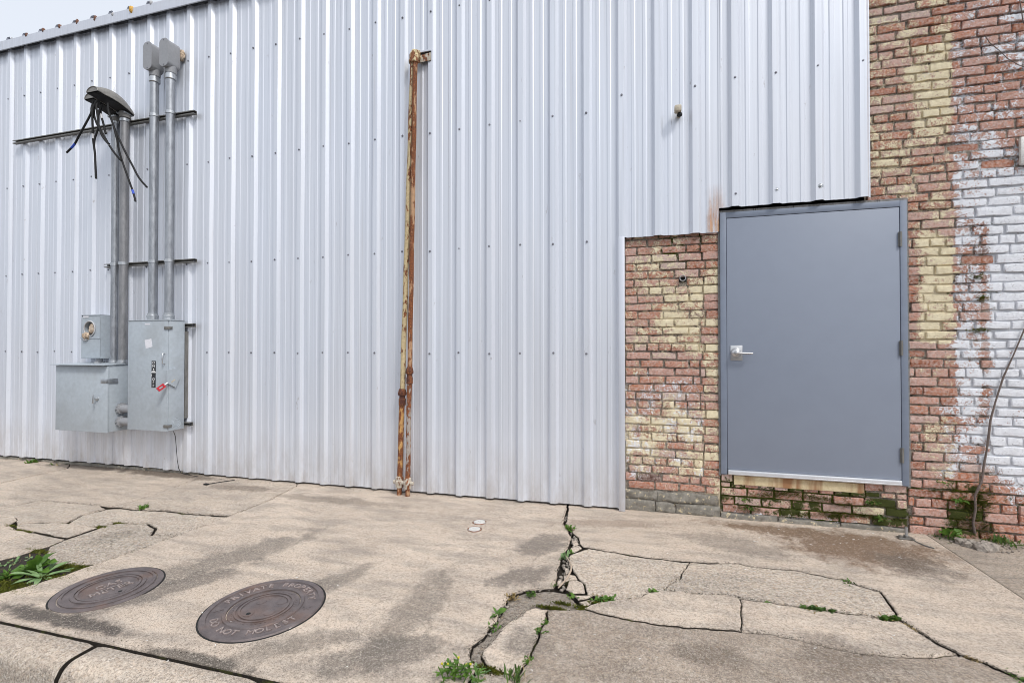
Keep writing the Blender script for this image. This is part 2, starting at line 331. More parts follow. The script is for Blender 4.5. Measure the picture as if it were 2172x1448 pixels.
M = dict(
 siding=m_siding(), trim=m_siding('trim_metal', (.68, .71, .78)), brickv=m_brick('old_brick_far', 'attr'), mortar=m_mortar(),
 concrete=m_concrete('paving_concrete'), curb=m_concrete('curb_concrete', False), soil=m_soil(),
 asphalt=m_plain('asphalt', (.06, .058, .055), .9, 0, .4, 140, .5), dark=m_plain('dark_void', (.012, .012, .012), .9), backing=m_plain('backing_wall', (.10, .09, .08), .9),
 steel=m_galv('galvanized', (.44, .46, .49), .42, .75), strut=m_galv('strut_steel', (.28, .27, .25), .5, .6), zinc=m_galv('bright_zinc', (.62, .64, .66), .36, .85), weather=m_galv('weathered_galvanized', (.33, .33, .34), .5, .6),
 boxgrey=m_plain('enclosure_paint', (.40, .445, .485), .5, 0, .07, 26, .05, (.31, .33, .345)), lbgrey=m_plain('conduit_body_paint', (.30, .305, .32), .5, 0, .06, 40, .03), ptop=m_plain('weatherhead_alloy', (.25, .24, .225), .6, .3, .2, 40, .1),
 black=m_plain('black_rubber', (.007, .007, .008), .75, 0, .2, 60), blue=m_plain('blue_tape', (.03, .09, .55), .5), whitetape=m_plain('pale_tape', (.6, .6, .62), .5), label=m_plain('label_black', (.02, .022, .026), .5), white=m_plain('white_paint', (.8, .8, .8), .5),
 sticker=m_plain('paper_sticker', (.74, .74, .78), .7, 0, .08, 120), red=m_plain('red_plastic', (.50, .02, .035), .45), alu=m_plain('bare_aluminium', (.74, .75, .77), .38, .7, .05, 200, .05), satin=m_plain('satin_chrome', (.60, .60, .60), .3, .8, .04, 60, .02),
 door=m_plain('door_paint', srgb(135, 143, 158), .46, 0, .02, 7, .03), frame=m_plain('frame_paint', srgb(122, 131, 147), .5, 0, .06, 12, .04, srgb(108, 114, 126)), caulk=m_plain('grey_caulk', (.22, .21, .20), .9, 0, .3, 60, .6),
 stone=None, insul=m_plain('insulation', (.42, .32, .23), .95, 0, .75, 45, 1.0, (.66, .60, .52)), foam=m_plain('yellow_foam', (.62, .36, .08), .9, 0, .3, 80, .8), sealbrown=m_plain('brown_sealant', (.18, .09, .06), .9, 0, .5, 90, .8), sealgrey=m_plain('grey_sealant', (.45, .45, .46), .8, 0, .2, 80, .5),
 pipe_cream=m_rust('cream_painted_pipe', (.62, .50, .29), .42), pipe_orange=m_rust('rusting_pipe', (.58, .33, .12), .75), pipe_red=m_rust('red_rust_pipe', (.50, .30, .17), .70), pipe_grey=m_rust('grey_rust_pipe', (.40, .35, .31), .62), fitting=m_rust('brown_fitting', (.10, .035, .022), .55), valve=m_rust('flaking_valve', (.58, .52, .43), .42),
 iron=m_castiron(), capwhite=m_plain('cleanout_metal', (.66, .64, .60), .45, .3, .2, 120, .2), pvc=m_plain('tan_plastic', (.50, .44, .34), .6, 0, .15, 60), screw=m_plain('screw_zinc', (.24, .24, .27), .4, .7),
 leaf=m_leaf('leaf_green', (.06, .14, .02), (.15, .28, .04)), leafpale=m_leaf('leaf_pale', (.16, .28, .10), (.30, .44, .20)), grass=m_leaf('grass_green', (.045, .10, .018), (.12, .21, .035)), moss=m_leaf('moss_green', (.06, .075, .008), (.19, .20, .025)), drygrass=m_leaf('dry_grass', (.22, .15, .06), (.42, .32, .14)), yellow=m_leaf('yellow_bud', (.55, .50, .03), (.75, .68, .06)),
 vine=m_plain('vine_bark', (.15, .115, .10), .9, 0, .4, 90, .8), twig=m_plain('dry_twig', (.42, .33, .25), .85, 0, .2, 80), pebble=m_plain('pebble', (.27, .235, .20), .9, 0, .45, 60, .6), litter=m_plain('pale_chip', (.72, .70, .66), .8, 0, .1, 60), void=None)
def m_stone():
    t = NT('base_stone'); mid = t.noise(22, 6, .7); f = t.noise(140, 5, .7); pk = t.noise(30, 6, .7, off=(3, 3, 1))
    c = t.mix(t.rng(mid, .3, .7), (.15, .135, .11), (.34, .32, .28)); c = t.mix(t.rng(pk, .585, .61), c, (.66, .56, .36)); c = t.mix(t.rng(f, .57, .68, 0, .8), c, (.04, .035, .028))
    t.P(Base_Color=c, Roughness=.92); t.bump(t.m('ADD', mid, f), .9, .008); return t.mat
M['stone'] = m_stone()
def m_sill():
    t = NT('sill_cream'); mid = t.noise(18, 6, .7); f = t.noise(120, 5, .7); st = t.noise(1, 4, .6, vec=t.vm('MULTIPLY', t.pos, (7, 1, 1.2)))
    c = t.mix(t.rng(mid, .3, .7), (.52, .41, .23), (.72, .61, .40)); c = t.mix(t.rng(st, .47, .62, 0, .85), c, (.28, .11, .04)); c = t.mix(t.rng(f, .60, .7, 0, .6), c, (.10, .07, .05))
    t.P(Base_Color=c, Roughness=.88); t.bump(t.m('ADD', mid, f), .6, .006); return t.mat
M['sill'] = m_sill()

# ------------------------------------------------------------------ ground, road, curb
g = MB(); S = 900
g.add([(-S, -S, -.5), (S, -S, -.5), (S, S, -.5), (-S, S, -.5)], [(0, 1, 2, 3)])
tag(g.build('ground', M['asphalt']), kind='structure')
g = MB()
for i in range(40):
    x0 = -60+i*3; x1 = x0+3
    g.add([(x0, -14, gz(x0)-.165), (x1, -14, gz(x1)-.165), (x1, 1.56, gz(x1)-.165), (x0, 1.56, gz(x0)-.165)], [(0, 1, 2, 3)])
tag(g.build('road', M['asphalt']), kind='structure')
YC = 1.705
# bedding soil that shows in every crack
g = MB(); nx, ny = 150, 40; vs = []; xs0, xs1 = -14, 7
for j in range(ny+1):
    for i in range(nx+1):
        x = xs0+(xs1-xs0)*i/nx; y = YC+.013+(WY+.10-YC-.013)*j/ny
        vs.append((x, y, gz(x)-.042+.012*fit_noise((x, y, 0), 7)+(.032 if x < -3.40 and y < 2.62 else 0)))
g.add(vs, [(j*(nx+1)+i, j*(nx+1)+i+1, (j+1)*(nx+1)+i+1, (j+1)*(nx+1)+i) for j in range(ny) for i in range(nx)])
tag(g.build('soil_bed', M['soil'], smooth=80), kind='structure')

curb = empty('curb', (0, YC, 0)); tag(curb, kind='structure')
def curb_piece(x0, x1, tone):
    prof = [(YC-.010, -.25), (YC-.010, -.008), (YC-.018, 0.0), (YC-.09, .0)]
    for k in range(1, 8):
        a = k/8*math.pi/2; prof.append((YC-.10-.075*math.sin(a), -.07*(1-math.cos(a))))
    prof += [(YC-.185, -.12), (YC-.20, -.25)]
    n = max(2, int((x1-x0)/.04)); mb = MB(); vs = []
    for i in range(n+1):
        x = x0+.014+(x1-x0-.028)*i/n
        e = min(i, n-i); rd = .008 if e == 0 else 0
        for (y, z) in prof:
            k = .0025*fit_noise((x, y*3, z*3), 14)
            vs.append((x, y-(0 if y > YC-.02 else k), gz(x)+z+k-(rd if z > -.2 else 0)))
    q = len(prof)
    mb.add(vs, [(i*q+k, i*q+k+1, (i+1)*q+k+1, (i+1)*q+k) for i in range(n) for k in range(q-1)] + [tuple(range(q)), tuple(n*q+k for k in range(q))[::-1]])
    mb.m = [1 if (i < n*(q-1) and i % (q-1) == 0) or i >= n*(q-1) else 0 for i in range(len(mb.m))]  # back and end faces in dark soil colour, painting shade into the joints
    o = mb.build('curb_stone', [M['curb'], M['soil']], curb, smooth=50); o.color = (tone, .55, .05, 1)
cx = [-14, -11, -8, -5.3, -2.565, -1.60, .9, 3.4, 6, 8]
for a, b in zip(cx, cx[1:]): curb_piece(a, b, rnd.uniform(1.02, 1.12))

# ------------------------------------------------------------------ sidewalk slabs between the cracks
sidewalk = empty('sidewalk', (0, 3, 0)); tag(sidewalk, kind='structure')
def L_(*p): return list(p)
def px(l): return [GP(a, b) for a, b in l]
FAR = -420
J1 = [(629,1030),(579,1056),(540,1073),(484,1094),(386,1131),(351,1143),(305,1161),(207,1194)]
C1L = [(1203,1076),(1198,1092),(1195,1105),(1198,1113),(1208,1128),(1212,1140),(1207,1155),(1201,1170),(1191,1180),(1188,1195),(1184,1205),(1183,1215),(1180,1228),(1177,1246)]
Q1 = [(1160,1247),(1120,1250),(1085,1260),(1074,1273),(1064,1293),(1046,1324),(1026,1349),(1001,1367),(996,1385),(1000,1400),(1014,1413)]
BLW = [(1008,1425),(985,1450)]
bcr = [(484,1094),(389,1087),(351,1082),(288,1080),(260,1076),(232,1074)]
bl2 = [(207,1070),(126,1064),(81,1061),(0,1079),(FAR,1170)]
T1 = [(1249,1161),(1300,1169),(1369,1180),(1432,1187),(1476,1190),(1520,1193),(1564,1193),(1597,1201),(1685,1208),(1740,1218),(1756,1224),(1787,1228),(1807,1236),(1868,1254),(1885,1279),(1900,1296),(1909,1314)]
T2a = [(1269,1264),(1304,1271),(1349,1268),(1377,1256),(1407,1252)]
T2b = [(1407,1252),(1443,1253),(1492,1261),(1536,1260),(1569,1267)]
T2c = [(1569,1267),(1630,1275),(1694,1286),(1777,1296),(1841,1303),(1873,1312),(1909,1314)]
T2d = [(1909,1314),(1944,1335),(1983,1360),(2032,1386),(2081,1401),(2130,1423),(2172,1441),(2300,1500)]
T3a = [(1238,1290),(1285,1301),(1320,1310),(1382,1321),(1465,1330),(1571,1337)]
T3b = [(1571,1337),(1640,1342),(1733,1364),(1826,1384),(1960,1394),(2032,1386)]
V1 = [(1462,1190),(1440,1226),(1418,1237),(1407,1252)]
V2 = [(1569,1267),(1572,1283),(1573,1305),(1571,1337)]
Lj = [(1165,1290),(1157,1314),(1139,1355),(1120,1396),(1099,1432),(1085,1455)]
Q2 = [(1150,1289),(1135,1285),(1118,1291),(1100,1307),(1075,1319),(1062,1331),(1055,1346),(1040,1363),(1022,1376),(1020,1385),(1030,1400)]
N12 = [(1047,1419),(1060,1422),(1083,1428),(1099,1432)]
WB = WY+.06
def wall_pt(px_):       # where a column of the photo meets the wall line
    d = ray(px_, 1000); t = WB/d.y; return (d.x*t, WB)
def flat(x, y): return (x, y)
xr = 6.5
jx = 2.07
wide = [(T2d[:7], .012), (T1, .008), (bcr, .012), (bl2[:4], .012), (Lj, .008), (T3a, .004), (T2a, .008), (T2c, .011), (V2, .004), (T2b, .009), (V1, .005), (J1, .0045), ([(60,1107),(140,1109),(210,1117),(254,1107),(312,1109),(330,1119),(321,1133),(372,1134)], .011), ([(35,1121),(105,1135),(140,1142),(207,1119)], .011), ([(140,1109),(225,1078)], .011), ([(423,1014),(232,1074)], .008), ([(144,992),(0,1024)], .010), ([(0,1007),(144,991)], .010), ([(0,1150),(67,1129)], .009)]
wide = [(px(l), w_) for l, w_ in wide]
def seg_d(p, a, b):
    ax, ay = a; bx, by = b; dx, dy = bx-ax, by-ay; t = max(0, min(1, ((p[0]-ax)*dx+(p[1]-ay)*dy)/(dx*dx+dy*dy+1e-12)))
    return math.hypot(p[0]-ax-dx*t, p[1]-ay-dy*t)
def half_gap(p):
    g_ = .0026
    for l, w_ in wide:
        for a, b in zip(l, l[1:]):
            if seg_d(p, a, b) < .016: g_ = max(g_, w_*(.55+.9*abs(noise.noise(Vector((p[0]*6, p[1]*6, 3))))))
    return g_
def slab(poly, col=(1, .1, .05), dz=0.0, jag=.010, name='slab', th=.07, straight=()):
    # densify, wander along a position field shared with the neighbours, pull back from the crack
    dense = []
    n = len(poly)
    for i in range(n):
        a, b = poly[i], poly[(i+1) % n]; k = max(1, int(math.hypot(b[0]-a[0], b[1]-a[1])/.014))
        k = min(k, 320)
        for j in range(k): dense.append((a[0]+(b[0]-a[0])*j/k, a[1]+(b[1]-a[1])*j/k))
    def wob(p):
        am = jag
        if abs(p[0]-jx) < .03 or abs(p[1]-YC) < .03 or p[1] > WY+.03: am = .0012
        return (p[0]+am*(noise.noise(Vector((p[0]*13, p[1]*13, .3)))+.6*noise.noise(Vector((p[0]*41, p[1]*41, 5)))+.35*noise.noise(Vector((p[0]*110, p[1]*110, 5)))),
                p[1]+am*(noise.noise(Vector((p[0]*13, p[1]*13, 7.7)))+.6*noise.noise(Vector((p[0]*41, p[1]*41, 9)))+.35*noise.noise(Vector((p[0]*110, p[1]*110, 9)))))
    gaps = [max(half_gap(p), .009 if abs(p[1]-YC) < .01 else 0) for p in dense]; P = [wob(p) for p in dense]; n = len(P)
    area = sum(P[i][0]*P[(i+1) % n][1]-P[(i+1) % n][0]*P[i][1] for i in range(n)); sg = 1 if area > 0 else -1
    def inset(extra):
        out = []
        for i in range(n):
            a, b = P[i-1], P[(i+1) % n]; dx, dy = b[0]-a[0], b[1]-a[1]; l = math.hypot(dx, dy) or 1
            e = gaps[i]+extra*(1+.5*noise.noise(Vector((P[i][0]*25, P[i][1]*25, 2)))); out.append((P[i][0]-dy/l*e*sg, P[i][1]+dx/l*e*sg))
        return out
    r0, r1, r2 = inset(0), inset(.002), inset(.007)
    mb = MB()
    vs = [(x, y, gz(x)-th) for x, y in r0]+[(x, y, gz(x)+dz-.008) for x, y in r0]+[(x, y, gz(x)+dz-.0025) for x, y in r1]+[(x, y, gz(x)+dz) for x, y in r2]
    fs = [(q*n+i, q*n+(i+1) % n, (q+1)*n+(i+1) % n, (q+1)*n+i) for q in range(3) for i in range(n)]
    mb.add(vs, fs[:n], 1); mb.add(vs, fs[n:])  # lower side faces in dark soil colour, painting shade into the cracks
    cv, _, cf, *_r = delaunay_2d_cdt([Vector(p) for p in r2], [], [list(range(n))], 1, 1e-6)
    mb.add([(p.x, p.y, gz(p.x)+dz) for p in cv], [tuple(f) for f in cf])
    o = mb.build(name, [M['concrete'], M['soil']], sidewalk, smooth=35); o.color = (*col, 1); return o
wl = lambda p: wall_pt(p)
P_J1 = px(J1)
J1end = (-3.52, YC)
far_l = -13.5
# main smooth slab with the two covers
slab([wl(629)]+P_J1+px([(140,1217),(70,1238),(0,1257)])+[(-3.75, 1.80), (-3.78, YC), GP(985,1460)[:1]+(YC,)]+px(BLW[::-1])+px(Q1[::-1])+px(C1L[::-1])+[wl(1203)], (1.0, .06, .03))
# north of the right crack
slab([wl(1207)]+px([(1203,1095),(1200,1108),(1206,1115),(1217,1130),(1227,1138),(1231,1150),(1238,1158)])+px(T1)+px(T2d[1:])+[(xr-.5, 1.75), (jx, 1.75)][1:1]+[(jx, GP(2300,1500)[1]), (jx, WB)], (1.02, .12, .06), dz=.001)
# beyond the straight joint on the right
slab([(jx, WB), (jx, YC), (xr, YC), (xr, WB)], (.74, .35, .05), dz=-.002)
# the long lens between the cracks
slab(px([(1219,1169),(1249,1161)])+px(T1[1:5])[:-1]+px(V1)+px(T2a[::-1])+px([(1264,1259),(1248,1257),(1243,1247),(1241,1236),(1230,1227),(1221,1216),(1212,1202),(1206,1189),(1205,1178)]), (1.08, .75, 0), dz=-.005)
slab(px(V1[:1])+px(T1[5:])+px(T2c[::-1])+px(T2b[::-1][1:])+px(V1[::-1][1:-1]), (1.07, .85, 0), dz=-.002)
slab(px([(1238,1290),(1262,1279),(1304,1271.5)])+px(T2a[2:])+px(T2b[1:])+px(V2[1:])+px(T3a[::-1][1:-1]), (1.05, .25, .05), dz=.005)
slab(px(V2)+px(T3b[1:])+px(T2d[2:0:-1])+px(T2c[::-1])[:-1], (1.06, .25, .04))
# stained lower right slab
slab(px(Lj[::-1])+px([(1196,1291)])+px(T3a)+px(T3b[1:])+px(T2d[4:])+[(GP(2300,1500)[0], YC), (GP(1085,1455)[0], YC)], (.95, .35, .62), dz=-.003)
# broken patch, the pale triangle and the bit by the curb
slab(px(Q1[1:])[:-1]+px([(1012,1403),(1030,1401)])+px(Q2[::-1])[1:]+px([(1165,1290.5),(1195,1291),(1232,1291),(1228,1278),(1215,1261),(1200,1252),(1178,1247)]), (.62, .9, .18), dz=-.016, name='broken_patch', th=.03)
slab(px([(1164,1290)])+px(Q2)+px(N12)+px(Lj[3:0:-1]), (1.08, .15, .02), dz=-.003)
slab(px([(1016,1414)])+px(N12)+px([(1085,1455)])+[(GP(1083,1455)[0], YC), (GP(988,1460)[0], YC)]+px([(1010,1426)]), (1.0, .3, .05), dz=-.006)
for l, d in (([(1199,1247),(1206,1230),(1224,1228),(1236,1233),(1240,1241),(1242,1255),(1215,1255)], -.002), ([(1194,1217),(1210,1215),(1221,1218),(1226,1226),(1208,1227),(1197,1231)], -.004),
             ([(1181,1228),(1191,1226),(1193,1234),(1187,1239),(1180,1236)], -.006), ([(1219,1259.5),(1259,1259.5),(1248,1266),(1226,1269)], -.003), ([(1228,1273.5),(1251,1268.5),(1264,1270),(1255,1277),(1238,1283)], -.004),
             ([(1211,1144),(1223,1141),(1229,1150),(1216,1155)], -.008), ([(1210,1158),(1228,1154),(1236,1159),(1220,1167),(1206,1169)], -.006), ([(1196,1200),(1207,1201),(1211,1210),(1199,1213)], -.008)):
    slab(px(l), (1.1, .5, 0), dz=d, jag=.004, name='loose_piece', th=.03)
# old cracked slabs on the left
a_ = [(423,1014),(305,1056),(260,1068),(232,1074)]
slab([wl(629)]+P_J1[:4]+px(bcr[1:])+px(a_[::-1][1:-1])+[wl(421)], (.98, .35, .08))
slab([wl(421)]+px(a_)+px(bl2[:4])+[(far_l, 3.1), (far_l, 3.42)]+px([(0,1024),(144,992)])+[wl(150)], (1.0, .15, .04), dz=-.002)
slab([wl(150)]+px([(144,992),(0,1024)])+[(far_l, 3.42), (far_l, 3.75)]+px([(0,1007)])+[wl(145)], (.95, .2, .05), dz=.001, jag=.003)
slab([wl(145)]+px([(0,1007)])+[(far_l, 3.75), (far_l, WB)], (.97, .2, .06))
gcr = [(60,1107),(109,1107),(140,1109)]; gcr2 = [(179,1114),(210,1117),(225,1113),(254,1107),(312,1109),(330,1119),(321,1133),(372,1134),(386,1131)]
dcr = [(140,1109),(175,1091),(225,1078.5)]
slab(px(bl2[:4])+[(far_l, 3.1), (far_l, 2.95)]+px([(0,1095),(32,1097),(38,1102),(35,1112)])+px(gcr)+px(dcr[1:]), (1.0, .5, .03))
slab(px(dcr)+px(bcr[::-1])[1:]+px([(386,1131)])+px(gcr2[::-1])[1:], (1.05, .75, .0), dz=-.006)
slab(px([(35,1112),(60,1107),(109,1107),(70,1126.5),(35,1121)]), (1.0, .4, .03), dz=-.003, jag=.005)
slab(px([(109,1107),(140,1109),(179,1114),(207,1119),(168,1133),(140,1142),(105,1135),(70,1127)]), (1.03, .5, .02), dz=.006, jag=.005)
slab(px([(0,1095),(32,1097),(38,1102),(21,1112),(0,1117)])+[(far_l, 2.85), (far_l, 2.95)], (.97, .3, .03), jag=.006)
slab(px([(0,1117),(21,1113),(35,1121),(70,1127.5),(0,1150)])+[(far_l, 2.4), (far_l, 2.85)], (1.03, .25, .03), dz=-.002, jag=.005)
slab(px([(0,1150),(70,1127.5),(105,1135),(140,1142),(105,1157),(88,1161),(35,1178),(0,1186)])+[(far_l, 2.1), (far_l, 2.4)], (1.0, .45, .04), jag=.005)
slab(px([(140,1142),(168,1133),(207,1119)])+px(gcr2[1:])+P_J1[5:8]+px([(105,1198),(92,1190),(98,1172),(105,1158)]), (.98, .95, .12), dz=-.004, jag=.006)
slab([(-3.79, YC), (-3.79, 1.80)]+px([(0,1262)])+[(-5.5, 1.78), (far_l, 1.78), (far_l, YC)], (.9, .4, .1), dz=-.004)

# ------------------------------------------------------------------ metal siding
RIB = .3048; X0 = -8.0923
wallm = empty('metal_sided_wall', (-4, WY, 0)); tag(wallm, 'long pale grey ribbed metal siding wall with exposed screws', 'metal wall')
def siding_profile(k0, k1, xa=None, xb=None):
    pts = []
    for k in range(k0, k1+1):
        c = X0+k*RIB
        for dx, h in ((-.048, 0), (-.024, .031), (.024, .031), (.048, 0), (.080, 0), (.088, .0045), (.112, .0045), (.120, 0), (.176, 0), (.184, .0045), (.208, .0045), (.216, 0)): pts.append((c+dx, h))
    lo = xa if xa is not None else X0+k0*RIB-.048; hi = xb if xb is not None else X0+k1*RIB+.048
    out = []
    for i, (x, h) in enumerate(pts):
        if lo <= x <= hi: out.append((x, h))
        if i+1 < len(pts):
            for e in (lo, hi):
                x2, h2 = pts[i+1]
                if x < e < x2: out.append((e, h+(h2-h)*(e-x)/(x2-x)))
    return sorted(out)
def bottom_z(x):
    if x < -.16: return gz(x)+.018+.030*max(0, min(1, (-4.6-x)/1.2))+.004*noise.noise(Vector((x*3, 1, 1)))
    return (2.388 if x < .62 else 2.590)+.003*noise.noise(Vector((x*9, 1, 1)))
TOPZ = 5.375
def sheet(k0, k1, lap, xa=None, xb=None, zb=None):
    pr = siding_profile(k0, k1, xa, xb); rows = 26; vs = []; n = len(pr)
    for r in range(rows+1):
        for x, h in pr:
            b = zb if zb is not None else bottom_z(x); t = (r/rows)**1.0; z = b+(TOPZ-b)*t
            w_ = .0042*noise.noise(Vector((x*2.1, z*.9, k0)))+.0007*noise.noise(Vector((x*7, z*2.5, k0*3.1)))
            vs.append((x, WY-h-lap-w_, z))
    m_ = len(vs); vs += [(x, y+.0011, z) for x, y, z in vs]
    mb = MB(); fs = []
    for r in range(rows):
        for i in range(n-1):
            a = r*n+i; fs.append((a, a+1, a+n+1, a+n)); fs.append((m_+a, m_+a+n, m_+a+n+1, m_+a+1))
    for i in range(n-1): fs.append((i, m_+i, m_+i+1, i+1))
    for r in range(rows): a = r*n; fs.append((a, a+n, m_+a+n, m_+a)); b = r*n+n-1; fs.append((b, m_+b, m_+b+n, b+n))
    mb.add(vs, fs); return mb.build('siding_sheet', M['siding'], wallm, smooth=15)
def screws(parent, ks, zs, name='screw_heads'):
    mb = MB()
    for k in ks:
        for z in zs:
            x = X0+k*RIB+rnd.uniform(-.004, .004); y = WY-.031-.002; zz = z+rnd.uniform(-.008, .008)
            mb.lathe([(.0105, .001), (.0105, -.0025), (.0065, -.003), (.0065, -.0075), (.005, -.0085)], (x, y, zz), 'Y', 8)
    o = mb.build(name, M['screw'], parent, smooth=30); tag(o, kind='stuff'); return o
ZR = [4.722, 3.531, 2.371, 1.370]
for k0 in range(-15, 26, 3):
    k1 = min(k0+3, 26); o = sheet(k0, k1, (k0//3 % 2)*.0030, xb=(-.150 if k1 == 26 else None))
    screws(o, range(k0, k1 if k1 < 26 else 26), ZR)
s1 = sheet(26, 29, .002, xa=-.196, xb=.640); screws(s1, (26, 28), [3.635]); 
s2 = sheet(28, 33, .004, xa=.640, xb=1.715); screws(s2, (29, 30, 31, 32), [3.655]); screws(s2, (29,), [2.69])
# dented oversize fasteners above the door
for p in ((1645, 405), (1737, 397)):
    x, z = WP(*p); mb = MB(); mb.lathe([(.024, .003), (.016, -.002), (.009, .000), (.008, -.007), (.005, -.009)], (x, WY-.034, z), 'Y', 12)
    mb.build('dented_fastener', M['zinc'], wallm, smooth=40)
# trim beside the brick, roof edge
mb = MB(); xt = -.165
mb.box(xt-.030, xt+.022, WY-.040, WY+.06, gz(0)+.002, 2.392, b=.003); mb.build('corner_trim', M['trim'], wallm, smooth=40)
rt = MB(); ya = WY-.072
rt.prism([(ya, TOPZ-.028), (ya-.006, TOPZ-.020), (ya-.006, TOPZ+.095), (ya+.05, TOPZ+.11), (ya+.05, TOPZ+.098), (ya+.004, TOPZ+.088), (ya+.004, TOPZ-.022)], -13, -.19, 'YZ')
trim = rt.build('roof_edge_trim', M['trim'], wallm, smooth=30)
rt = MB(); rt.prism([(ya, TOPZ-.028), (ya-.006, TOPZ-.020), (ya-.006, TOPZ+.095), (ya+.05, TOPZ+.11), (ya+.05, TOPZ+.098), (ya+.004, TOPZ+.088), (ya+.004, TOPZ-.022)], -.19, 1.72, 'YZ'); rt.build('roof_edge_trim', M['trim'], wallm, smooth=30)
rf = MB(); prev = None
for k in range(-16, 33):     # ribbed roof sheet ends over the trim
    c = X0+k*RIB+.05
    for dx0, h0, dx1, h1 in ((-.05, 0, -.025, .035), (-.025, .035, .025, .035), (.025, .035, .05, 0), (.05, 0, .2548, 0)):
        rf.add([(c+dx0, ya+.002, TOPZ+.100+h0), (c+dx1, ya+.002, TOPZ+.100+h1), (c+dx1, ya+5, TOPZ+.35+h1), (c+dx0, ya+5, TOPZ+.35+h0)], [(0, 1, 2, 3)])
rf.build('roof_sheet', M['trim'], wallm)
def blob(c, r, mat, name, parent, flat=(1, .7, 1), sub=2):
    bm = bmesh.new(); bmesh.ops.create_icosphere(bm, subdivisions=sub, radius=1)
    for v in bm.verts:
        k = 1+.35*noise.noise(v.co*1.9+Vector(c)*7)+.15*noise.noise(v.co*5+Vector(c)*3); v.co = Vector((v.co.x*r*flat[0]*k, v.co.y*r*flat[1]*k, v.co.z*r*flat[2]*k))+Vector(c)
    mb = MB(); mb.bm(bm); return mb.build(name, mat, parent, smooth=70)
S4 = 1/4.0222
for bx, by, r, mt in ((108,378,.020,'sealgrey'),(235,348,.036,'sealbrown'),(378,305,.036,'sealbrown'),(518,270,.038,'sealbrown'),(667,238,.036,'sealbrown'),(820,195,.040,'sealbrown'),(972,150,.034,'sealgrey'),(1130,115,.055,'foam'),(1296,75,.036,'sealgrey'),(1465,22,.034,'sealgrey'),(1518,25,.034,'foam'),(1608,38,.024,'foam'),(1622,8,.022,'foam')):
    p = WV(bx*S4, by*S4, .062); blob((p.x, WY-.070, TOPZ+.092+.012*math.sin(bx)), r*.70, M[mt], 'sealant_plug', trim, (.8, .7, 1.25))
# backing so that nothing shows through, and the old footing under the siding
bk = MB(); bk.box(-13, -.2, WY+.09, WY+.25, -.3, TOPZ+.05); bk.box(-.2, 1.7, WY+.055, WY+.25, 2.62, TOPZ+.05); bk.build('backing_wall', M['backing'], wallm)
ft = MB()
for i in range(60):
    xa = -13+i*.2133; 
    if xa < -4.9:
        h = gz(xa)+.028+.012*noise.noise(Vector((xa*2, 3, 3))); ft.box(xa, min(xa+.2133, -.2), WY+.012+.01*noise.noise(Vector((xa*5, 1, 1))), WY+.09, -.3, h, b=.004)
ft.build('footing', M['stone'], wallm)
# stain of rust beside the door head is a thin film of sealant and rust run on the siding
def m_runs():
    t = NT('rust_run'); p = t.pos; x, y, z = t.sep(p)
    st = t.noise(1, 5, .7, vec=t.vm('MULTIPLY', p, (60, 1, 4))); n = t.noise(16, 5, .6)
    ax = t.m('ABSOLUTE', t.m('SUBTRACT', x, .600)); fall = t.m('MULTIPLY', t.rng(z, 2.80, 2.46), t.rng(t.m('ADD', ax, t.m('MULTIPLY', n, .06)), .115, .06))
    mk = t.m('MULTIPLY', fall, t.rng(st, .34, .60), clamp=True)
    c = t.mix(t.rng(n, .35, .7), (.50, .24, .11), (.74, .46, .28)); t.P(Base_Color=c, Roughness=.85, Alpha=t.m('MULTIPLY', mk, .9)); return t.mat
rs = MB(); pr = [(x, h) for x, h in siding_profile(27, 30, .48, .74)]
vs = []
for z in (2.392, 2.59, 2.80): vs += [(x, WY-h-.0085, z) for x, h in pr]
n = len(pr); rs.add(vs, [(r*n+i, r*n+i+1, (r+1)*n+i+1, (r+1)*n+i) for r in range(2) for i in range(n-1)
                         if not (r == 0 and pr[i+1][0] > .634)])
rs.build('rust_run', m_runs(), wallm)

# ------------------------------------------------------------------ brickwork
CH = .0705
def brick_variant(seed, nx=5, nz=3):
    r_ = random.Random(seed); mb = MB(); vs = []; fs = []
    W, H, Dp = .5, .5, 1.0
    # front face grid, chamfered rim, then sides back
    for j in range(nz+1):
        for i in range(nx+1):
            x = -W+.028+(2*W-.056)*i/nx; z = -H+.085+(2*H-.17)*j/nz
            edge = (i in (0, nx)) or (j in (0, nz)); corner = (i in (0, nx)) and (j in (0, nz))
            d = r_.uniform(-.03, .03) + (r_.uniform(0, .035) if edge else 0) + (r_.uniform(0, .09) if corner else 0)
            x += r_.uniform(-.016, .016)*(1 if not corner else 1.5); z += r_.uniform(-.055, .055)
            vs.append((x, d, z))
    n0 = len(vs)
    fs += [(j*(nx+1)+i, j*(nx+1)+i+1, (j+1)*(nx+1)+i+1, (j+1)*(nx+1)+i) for j in range(nz) for i in range(nx)]
    ring = [i for i in range(nx+1)]+[j*(nx+1)+nx for j in range(1, nz+1)]+[nz*(nx+1)+i for i in range(nx-1, -1, -1)]+[j*(nx+1) for j in range(nz-1, 0, -1)]
    def push(ids, sx, sz, y):
        o = len(vs)
        for q in ids:
            x, _, z = vs[q]; vs.append((max(-W, min(W, x*sx)), y, max(-H, min(H, z*sz)))); 
        return list(range(o, o+len(ids)))
    r1 = push(ring, 1.045, 1.15, .10); r2 = push(ring, 1.055, 1.19, Dp)
    for A, B in ((ring, r1), (r1, r2)):
        m_ = len(A); fs += [(A[k], A[(k+1) % m_], B[(k+1) % m_], B[k]) for k in range(m_)]
    mb.add(vs, fs); return mb
BV = [brick_variant(100+i) for i in range(12)]
BYD = .055
